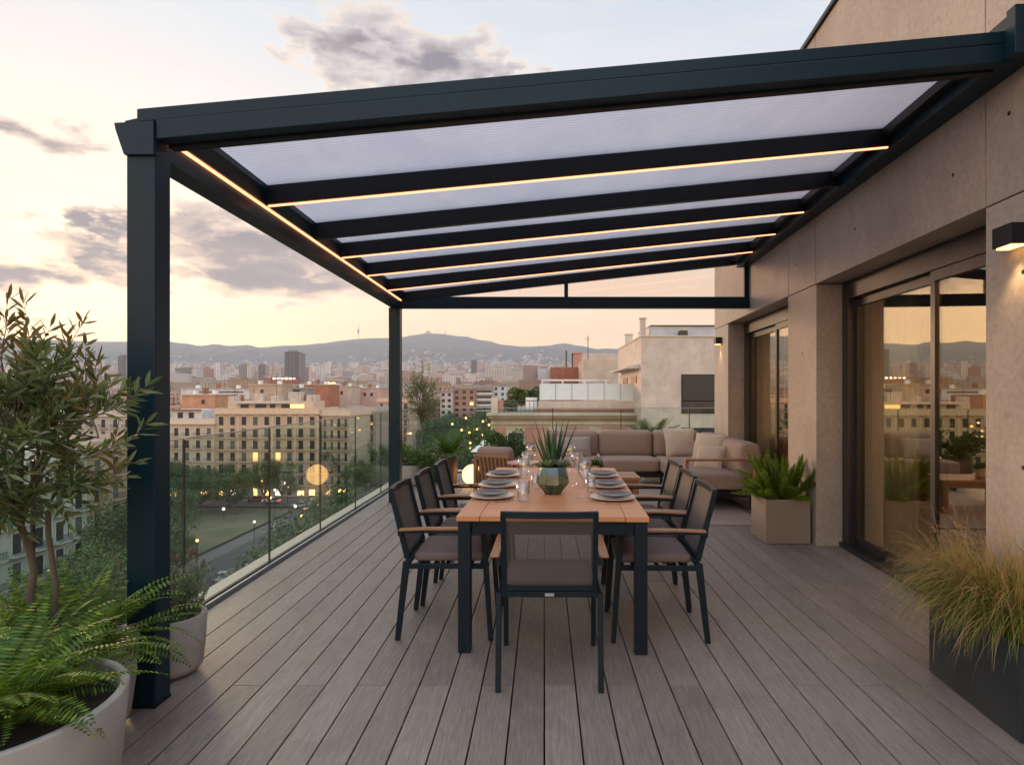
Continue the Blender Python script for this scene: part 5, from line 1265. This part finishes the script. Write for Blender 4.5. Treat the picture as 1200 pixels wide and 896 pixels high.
# ------------------------------------------------------------ street trees
def tree_proto(seed, h, r, leafm, n=6500, leaf=.33):
    q = random.Random(seed); t = thing('street_tree', 'tree', 'tree'); tb = MB(); cb_ = MB()
    th = h * .26; tb.tube([(0, 0, -.2), (.1, 0, th * .5), (0, .05, th)], [.22, .18, .15], 8)
    cl = []
    for k in range(46):
        a = q.uniform(0, 6.28); rr = r * math.sqrt(q.random()) * .86; zz = th + (h - th) * (.15 + .8 * q.random() ** .8) * (1 - .35 * (rr / r) ** 2)
        c = Vector((rr * math.cos(a), rr * math.sin(a), zz)); cl.append((c, q.uniform(.18, .34) * r))
        if k % 3 == 0: tb.tube([(0, 0, th), c * .5 + Vector((0, 0, th * .5)), c], [.13, .08, .04], 5)
    for k in range(n):
        c, cr = cl[q.randrange(len(cl))]; v = Vector((q.gauss(0, 1), q.gauss(0, 1), q.gauss(0, .8))).normalized(); p = c + v * cr * q.uniform(.55, 1.15)
        nn = (v + Vector((q.uniform(-.6, .6), q.uniform(-.6, .6), q.uniform(-.3, .9)))).normalized(); s1 = nn.cross(Vector((q.uniform(-1, 1), q.uniform(-1, 1), q.uniform(-1, 1)))).normalized(); s2 = nn.cross(s1); l_ = leaf * q.uniform(.6, 1.2)
        cb_.face([p - s1 * l_ * .5, p + s2 * l_ * .32, p + s1 * l_ * .5, p - s2 * l_ * .32])
    tb.build('trunk', M['bark'], t); cb_.build('crown', leafm, t); return t
protos = [tree_proto(1, 12.5, 5.2, L['tree']), tree_proto(2, 11.5, 4.8, L['tree2']), tree_proto(3, 13, 5.5, L['tree']), tree_proto(4, 10, 5.0, L['tree2'])]
used = [False] * 4; q = random.Random(8); seenl = {}
def put(x, y, k=None, s=1.0, where='', grp='trees along the avenue'):
    k = q.randrange(4) if k is None else k; o = protos[k]; lab = f"{('tall dark', 'broad green', 'large dark', 'low spreading')[k]} tree {where}"
    if used[k]: o = copy_tree(o, None)
    used[k] = True; o.location = (x, y, GZ); o.rotation_euler = (0, 0, q.uniform(0, 6.28)); o.scale = (s, s, s * q.uniform(.9, 1.1)); o['label'] = lab; o['group'] = grp
def avw(y): return 'right below the side railing' if y < 60 else 'below the railing by the globe reflection' if y < 95 else 'on the avenue, nearer part' if y < 160 else 'on the avenue beyond the far post' if y < 260 else 'at the distant end of the avenue'
for y in range(34, 430, 9):
    put(-24 + q.uniform(-1.5, 1.5), y, None, q.uniform(1.15, 1.35) * (1 if y < 130 else 1.15), avw(y) + ', near kerb')
    if y > 120: put(-15 + q.uniform(-2, 2), y + 3, None, q.uniform(1.2, 1.55), avw(y) + ', right hand row')
    if y > 165: put(-58 + q.uniform(-1.5, 1.5) + (y - 165) * .02, y, None, q.uniform(1.0, 1.3), avw(y) + ', left hand row')
    if y > 190: put(-36 + q.uniform(-2, 2), y + 5, None, q.uniform(1.2, 1.5), avw(y) + ', middle row')
for x, y in ((-84, 150), (-76, 148), (-68, 149), (-92, 149), (-100, 146), (-80, 143), (-71, 141), (-64, 150), (-108, 148), (-88, 136), (-79, 134), (-97, 138), (-90, 128), (-100, 127), (-94, 114), (-104, 118)): put(x, y, None, .95, f"in the park {'left' if x < -80 else 'right'} of the glass joint, {'back' if y > 147 else 'front'} row", 'park trees')
for x, y in ((-57, 88), (-49, 72), (-44, 62), (-38, 53), (-32, 45), (-66, 106), (-80, 108)): put(x, y, None, 1.12, f"at the dark near corner of the park, {'upper' if y > 75 else 'lower'} part", 'park trees')
for y in (61, 66, 72, 78, 86, 93): put(-55.5, y, 3, .62, f"in front of the {'white' if y < 80 else 'brown'} townhouse", 'street trees by the townhouses')
for x, y in ((-50, 163.5), (-45.5, 158), (-41, 168)): put(x, y, 1, .95, 'beside the glowing globe reflection on the square', 'trees on the square')

# ------------------------------------------------------------ cars and lamps in the street
def car(x, y, rz, col, label, lit=True):
    t = thing('parked_car' if not lit else 'car', label, 'car', (x, y, GZ + .01), rz, 'cars on the street below'); pm = mat('car_paint', col, .3, .2, .03, 2)
    mb = MB(); mb.cushion(-.88, .88, -2.1, 2.1, .3, .86, .16, n=6); mb.build('body', pm, t, smooth=True)
    mb = MB(); mb.hexa([(-.8, -1.5, .86), (.8, -1.5, .86), (.8, 1.0, .86), (-.8, 1.0, .86), (-.64, -1.1, 1.42), (.64, -1.1, 1.42), (.64, .35, 1.42), (-.64, .35, 1.42)]); mb.build('cabin', M['window_dark'], t, bevel=.05)
    mb = MB(); mb.box(-.62, .62, -1.05, .3, 1.425, 1.45); mb.build('roof', pm, t)
    for sx in (-.84, .84):
        for yy in (-1.35, 1.3):
            mb = MB(); mb.lathe([(0, -.1), (.31, -.1), (.33, 0), (.31, .1), (0, .1)], 14); mb.v = [(sx + c_, yy + a, .32 + b_) for a, b_, c_ in mb.v]; mb.build('wheel', M['black'], t)
    for sx in (-.6, .6):
        mb = MB(); mb.box(sx - .16, sx + .16, 2.09, 2.13, .55, .72); mb.build('headlight', M['shopw'] if lit else M['plaque'], t)
        mb = MB(); mb.box(sx - .16, sx + .16, -2.13, -2.09, .58, .74); mb.build('tail_light', M['taill'] if lit else M['redsteel'], t)
M['taill'] = emis('tail_light', (1, .06, .03), 3)
car(PX(327, 126), 126, R(168), (.08, .08, .09), 'dark car with headlights on, driving towards the terrace on the open road')
car(PX(360, 147), 147, R(20), (.5, .5, .5), 'silver car with red tail lights on, near the pedestrian crossing')
car(PX(352, 150), 150, R(80), (.6, .6, .6), 'white car crossing the road just behind the silver one', False)
car(PX(384, 139), 139, R(-4), (.1, .03, .03), 'dark red car driving away beneath the globe reflection')
car(PX(290, 96), 96, R(10), (.55, .55, .55), 'white car parked by the dark trees near the street lamp', False)
car(PX(262, 92), 92, R(15), (.3, .32, .34), 'grey car parked in the tree shade, left of the white parked car', False)
for k, (px, d, cc_, nm) in enumerate(((405, 170, (.5, .5, .5), 'pale'), (418, 188, (.05, .05, .06), 'black'), (300, 158, (.3, .05, .04), 'red'), (318, 156, (.6, .6, .6), 'white'))):
    car(PX(px, d), d, R(5 if k < 2 else 90), cc_, f'{nm} car further up the street, {"on the avenue" if k < 2 else "in front of the arched window block"}')
def lamp(px, py, d, label, r=.3):
    x, z = PX(px, d), PZ(py, d); t = thing('street_lamp', label, 'street lamp', (x, d, GZ), 0, 'lit street lamps')
    mb = MB(); mb.tube([(0, 0, 0), (0, 0, z - GZ - r)], [.1, .06], 6); mb.build('pole', M['iron'], t); mb = MB(); mb.lathe([(r * math.sin(math.pi * k / 8), -r * math.cos(math.pi * k / 8)) for k in range(9)], 10, (0, 0, z - GZ)); mb.build('lamp_head', M['shop'] if px % 2 else M['shopw'], t)
for k, (px, py, d, w_) in enumerate(((298, 611, 104, 'standing alone by the open road'), (231, 633, 92, 'low among the dark trees left of the road'), (346, 593, 140, 'by the crossing, left of the silver car'), (404, 577, 150, 'at the right of the globe reflection'), (322, 574, 150, 'just left of the globe reflection'),
        (337, 570, 156, 'right under the globe reflection'), (110, 668, 78, 'in front of the brown townhouse, lowest'), (126, 654, 80, 'in front of the brown townhouse, middle'), (139, 655, 84, 'in front of the brown townhouse, right'), (106, 682, 76, 'in front of the white townhouse edge'),
        (392, 532, 190, 'among avenue leaves, topmost'), (396, 536, 185, 'among avenue leaves, second'), (425, 531, 200, 'among avenue leaves near the far post'), (386, 555, 170, 'in avenue trees, lower left'), (391, 553, 172, 'in avenue trees, lower right'), (283, 562, 158, 'under the arched window block, first'), (291, 566, 156, 'under the arched window block, second'), (307, 563, 159, 'under the arched window block, third'),
        (311, 578, 150, 'low beside the square, left'), (317, 583, 146, 'low beside the square, right'), (334, 566, 160, 'left above the globe reflection'), (353, 604, 132, 'by the kerb of the open road'), (262, 596, 136, 'on the park lawn edge'), (372, 590, 140, 'under the railing joint by the globe'))):
    lamp(px, py, d, 'glowing street lamp ' + w_, .3 if d > 120 else .2)

# ============================================================ air, sky, sun, camera
mb = MB(); mb.box(-8600, 8600, -60, 7300, GZ - 1.5, 720)
hz = mb.build('haze', None); hz.data.materials.clear()
m, nt, out = newmat('haze_air'); b = NB(nt); v = b.n('ShaderNodeVolumePrincipled'); v.inputs['Color'].default_value = (.80, .87, 1.0, 1); v.inputs['Density'].default_value = 1.15e-4; v.inputs['Anisotropy'].default_value = .1
b.l(v.outputs[0], out.inputs['Volume']); hz.data.materials.append(m); tag(hz, kind='stuff')

W = bpy.data.worlds.new('World'); bpy.context.scene.world = W; W.use_nodes = True
nt = W.node_tree; nt.nodes.clear(); b = NB(nt); out = b.n('ShaderNodeOutputWorld')
SAZ, SEL = R(-38), R(5)
ns = b.n('ShaderNodeTexSky', sky_type='NISHITA'); ns.sun_disc = False; ns.sun_elevation = SEL; ns.sun_rotation = SAZ; ns.air_density = .8; ns.dust_density = .4
bg1 = b.n('ShaderNodeBackground'); bg1.inputs[1].default_value = .05; b.l(ns.outputs[0], bg1.inputs[0])
tc = b.n('ShaderNodeTexCoord').outputs['Generated']; nrm = b.n('ShaderNodeVectorMath', operation='NORMALIZE'); b.l(tc, nrm.inputs[0])
s = b.n('ShaderNodeSeparateXYZ'); b.l(nrm.outputs[0], s.inputs[0])
az = b.math('ARCTAN2', s.outputs[0], s.outputs[1]); el = b.math('ARCSINE', s.outputs[2])
elc = b.math('DIVIDE', b.math('MAXIMUM', el, 0), R(90))
base = b.ramp(elc, [(0, (1.24, .52, .15)), (.06, (1.26, .62, .21)), (.12, (1.12, .71, .38)), (.2, (.94, .77, .64)), (.3, (.74, .73, .74)), (.42, (.56, .63, .70)), (.6, (.74, .79, .87)), (1, (1.03, 1.09, 1.18))])
azf = b.ramp(b.math('MULTIPLY_ADD', az, .5 / math.pi, .5), [(0, (1.95, 2.05, 2.2)), (.14, (1.9, 1.95, 2.05)), (.30, (.95, .9, .87)), (.42, (1.0, 1.0, .97)), (.5, (1, 1, 1)), (.58, (.90, .96, 1.06)), (.78, (1.65, 1.78, 1.95)), (1, (1.95, 2.05, 2.2))])  # unseen sky behind the camera boosted to brighten deck, chairs and facades
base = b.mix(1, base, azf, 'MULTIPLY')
wv = b.n('ShaderNodeCombineXYZ'); b.l(az, wv.inputs[0]); b.l(b.math('MULTIPLY', el, 2.4), wv.inputs[1])
w1 = b.noise(wv.outputs[0], 9.0, 6, .6); w2 = b.noise(b.mapping(wv.outputs[0], (1, 1, 1), loc=(9, 4, 2)), 9.0, 6, .6)
azw = b.math('ADD', az, b.math('MULTIPLY_ADD', w1, .34, -.17)); elw = b.math('ADD', el, b.math('MULTIPLY_ADD', w2, .11, -.055))
def blob(px, py, wx, wy, az=az, el=el):
    u, v_ = (px - VX) / F, (HY - py) / F; a0 = math.atan(u); e0 = math.atan(v_ / math.sqrt(1 + u * u)); k = 1 / math.sqrt(1 + u * u + v_ * v_)
    dx = b.math('MULTIPLY', b.math('SUBTRACT', az, a0), F / wx / 1.2 * (1 + u * u)); dy = b.math('MULTIPLY', b.math('SUBTRACT', el, e0), F / wy / 1.25 * (1 + v_ * v_))
    r2 = b.math('ADD', b.math('MULTIPLY', dx, dx), b.math('MULTIPLY', dy, dy)); return b.math('EXPONENT', b.math('MULTIPLY', r2, -1))
vec = b.n('ShaderNodeCombineXYZ'); b.l(b.math('MULTIPLY', az, 1.0), vec.inputs[0]); b.l(b.math('MULTIPLY', el, 2.0), vec.inputs[1])
n1 = b.noise(vec.outputs[0], 10, 8, .56, .3); n2 = b.noise(b.mapping(vec.outputs[0], (1, 2.2, 1), loc=(3, 1, 5)), 4.0, 7, .6, .3)
# bright glow of the hidden sun and pale high veils
gl = b.math('ADD', blob(170, 300, 300, 120), b.math('MULTIPLY', blob(30, 130, 220, 45), .5)); base = b.mix(b.math('MULTIPLY', gl, .38, clamp=True), base, (1.05, .76, .52))
veil = b.ramp(n2, [(.45, (0, 0, 0)), (.75, (.55, .55, .55))]); base = b.mix(veil, base, b.mix(b.math('MULTIPLY', elc, 2.6, clamp=True), (1.05, .74, .44), (.80, .80, .82)))
mask = None
for px, py, wx, wy, a in ((400, 62, 62, 34, 1.0), (505, 74, 70, 38, 1.05), (450, 30, 60, 30, .7), (85, 172, 55, 14, .95), (15, 318, 80, 20, 1.1), (115, 306, 60, 18, 1.05), (115, 262, 30, 13, .95), (0, 140, 40, 8, .7), (20, 250, 40, 8, .7), (60, 380, 60, 7, .6), (135, 283, 30, 22, .9), (235, 258, 60, 30, .95), (290, 292, 110, 26, 1.1), (335, 325, 110, 20, 1.15), (225, 325, 60, 12, .9), (205, 290, 60, 14, .8),
                          (-120, 210, 100, 30, .8), (-260, 300, 160, 22, .8), (620, -60, 160, 50, .8), (150, -120, 200, 50, .7), (590, 88, 46, 12, .8)):
    bl = b.math('MULTIPLY', blob(px, py, wx, wy, azw, elw), a); mask = bl if mask is None else b.math('MAXIMUM', mask, bl)
dens = b.math('ADD', b.math('MULTIPLY', mask, .60), b.math('MULTIPLY_ADD', n1, .62, -.33))
rear = b.math('MULTIPLY', b.math('LESS_THAN', b.math('ABSOLUTE', az), 1.2), -.10)
dens = b.math('ADD', dens, rear)
cf = b.ramp(dens, [(.10, (0, 0, 0)), (.24, (.45, .45, .45)), (.46, (1, 1, 1))])
edge = b.ramp(dens, [(.06, (0, 0, 0)), (.16, (.6, .6, .6)), (.28, (0, 0, 0))])
base = b.mix(edge, base, (1.05, .80, .56))
ccol = b.mix(b.ramp(b.math('MULTIPLY_ADD', n2, .5, b.math('ADD', dens, -.25)), [(.18, (0, 0, 0)), (.55, (1, 1, 1))]), (.60, .45, .40), (.245, .235, .28))
base = b.mix(b.math('MULTIPLY', cf, .95), base, ccol); b.l(b.math('MULTIPLY_ADD', cf, -.045, .05), bg1.inputs[1])
below = b.math('LESS_THAN', el, -.01); base = b.mix(below, base, (.20, .17, .15))
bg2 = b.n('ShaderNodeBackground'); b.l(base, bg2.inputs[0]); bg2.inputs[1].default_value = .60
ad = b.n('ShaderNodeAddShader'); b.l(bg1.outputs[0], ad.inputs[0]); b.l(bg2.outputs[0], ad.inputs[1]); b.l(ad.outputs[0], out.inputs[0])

sun = bpy.data.lights.new('Sun', 'SUN'); sun.energy = 3.0; sun.angle = R(14); sun.color = (1, .60, .34); so = bpy.data.objects.new('Sun', sun); C.objects.link(so)
sd = Vector((math.sin(SAZ) * math.cos(SEL), math.cos(SAZ) * math.cos(SEL), math.sin(SEL))); so.rotation_euler = sd.to_track_quat('Z', 'Y').to_euler()

cam = bpy.data.cameras.new('Camera'); co = bpy.data.objects.new('Camera', cam); C.objects.link(co); bpy.context.scene.camera = co
co.location = (0, 0, CAMZ); co.rotation_euler = (R(90), 0, 0); cam.sensor_width = 36; cam.sensor_fit = 'HORIZONTAL'; cam.lens = 36 * F / 1200
cam.shift_x = -(VX - 600) / 1200; cam.shift_y = (HY - 448) / 1200; cam.clip_start = .05; cam.clip_end = 20000
sc = bpy.context.scene; sc.view_settings.view_transform = 'Standard'; sc.view_settings.look = 'None'; sc.view_settings.gamma = 1; sc.view_settings.exposure = 0.76
sc.cycles.max_bounces = 10; sc.cycles.transparent_max_bounces = 24; sc.cycles.transmission_bounces = 8; sc.cycles.volume_bounces = 0; sc.cycles.sample_clamp_indirect = 4
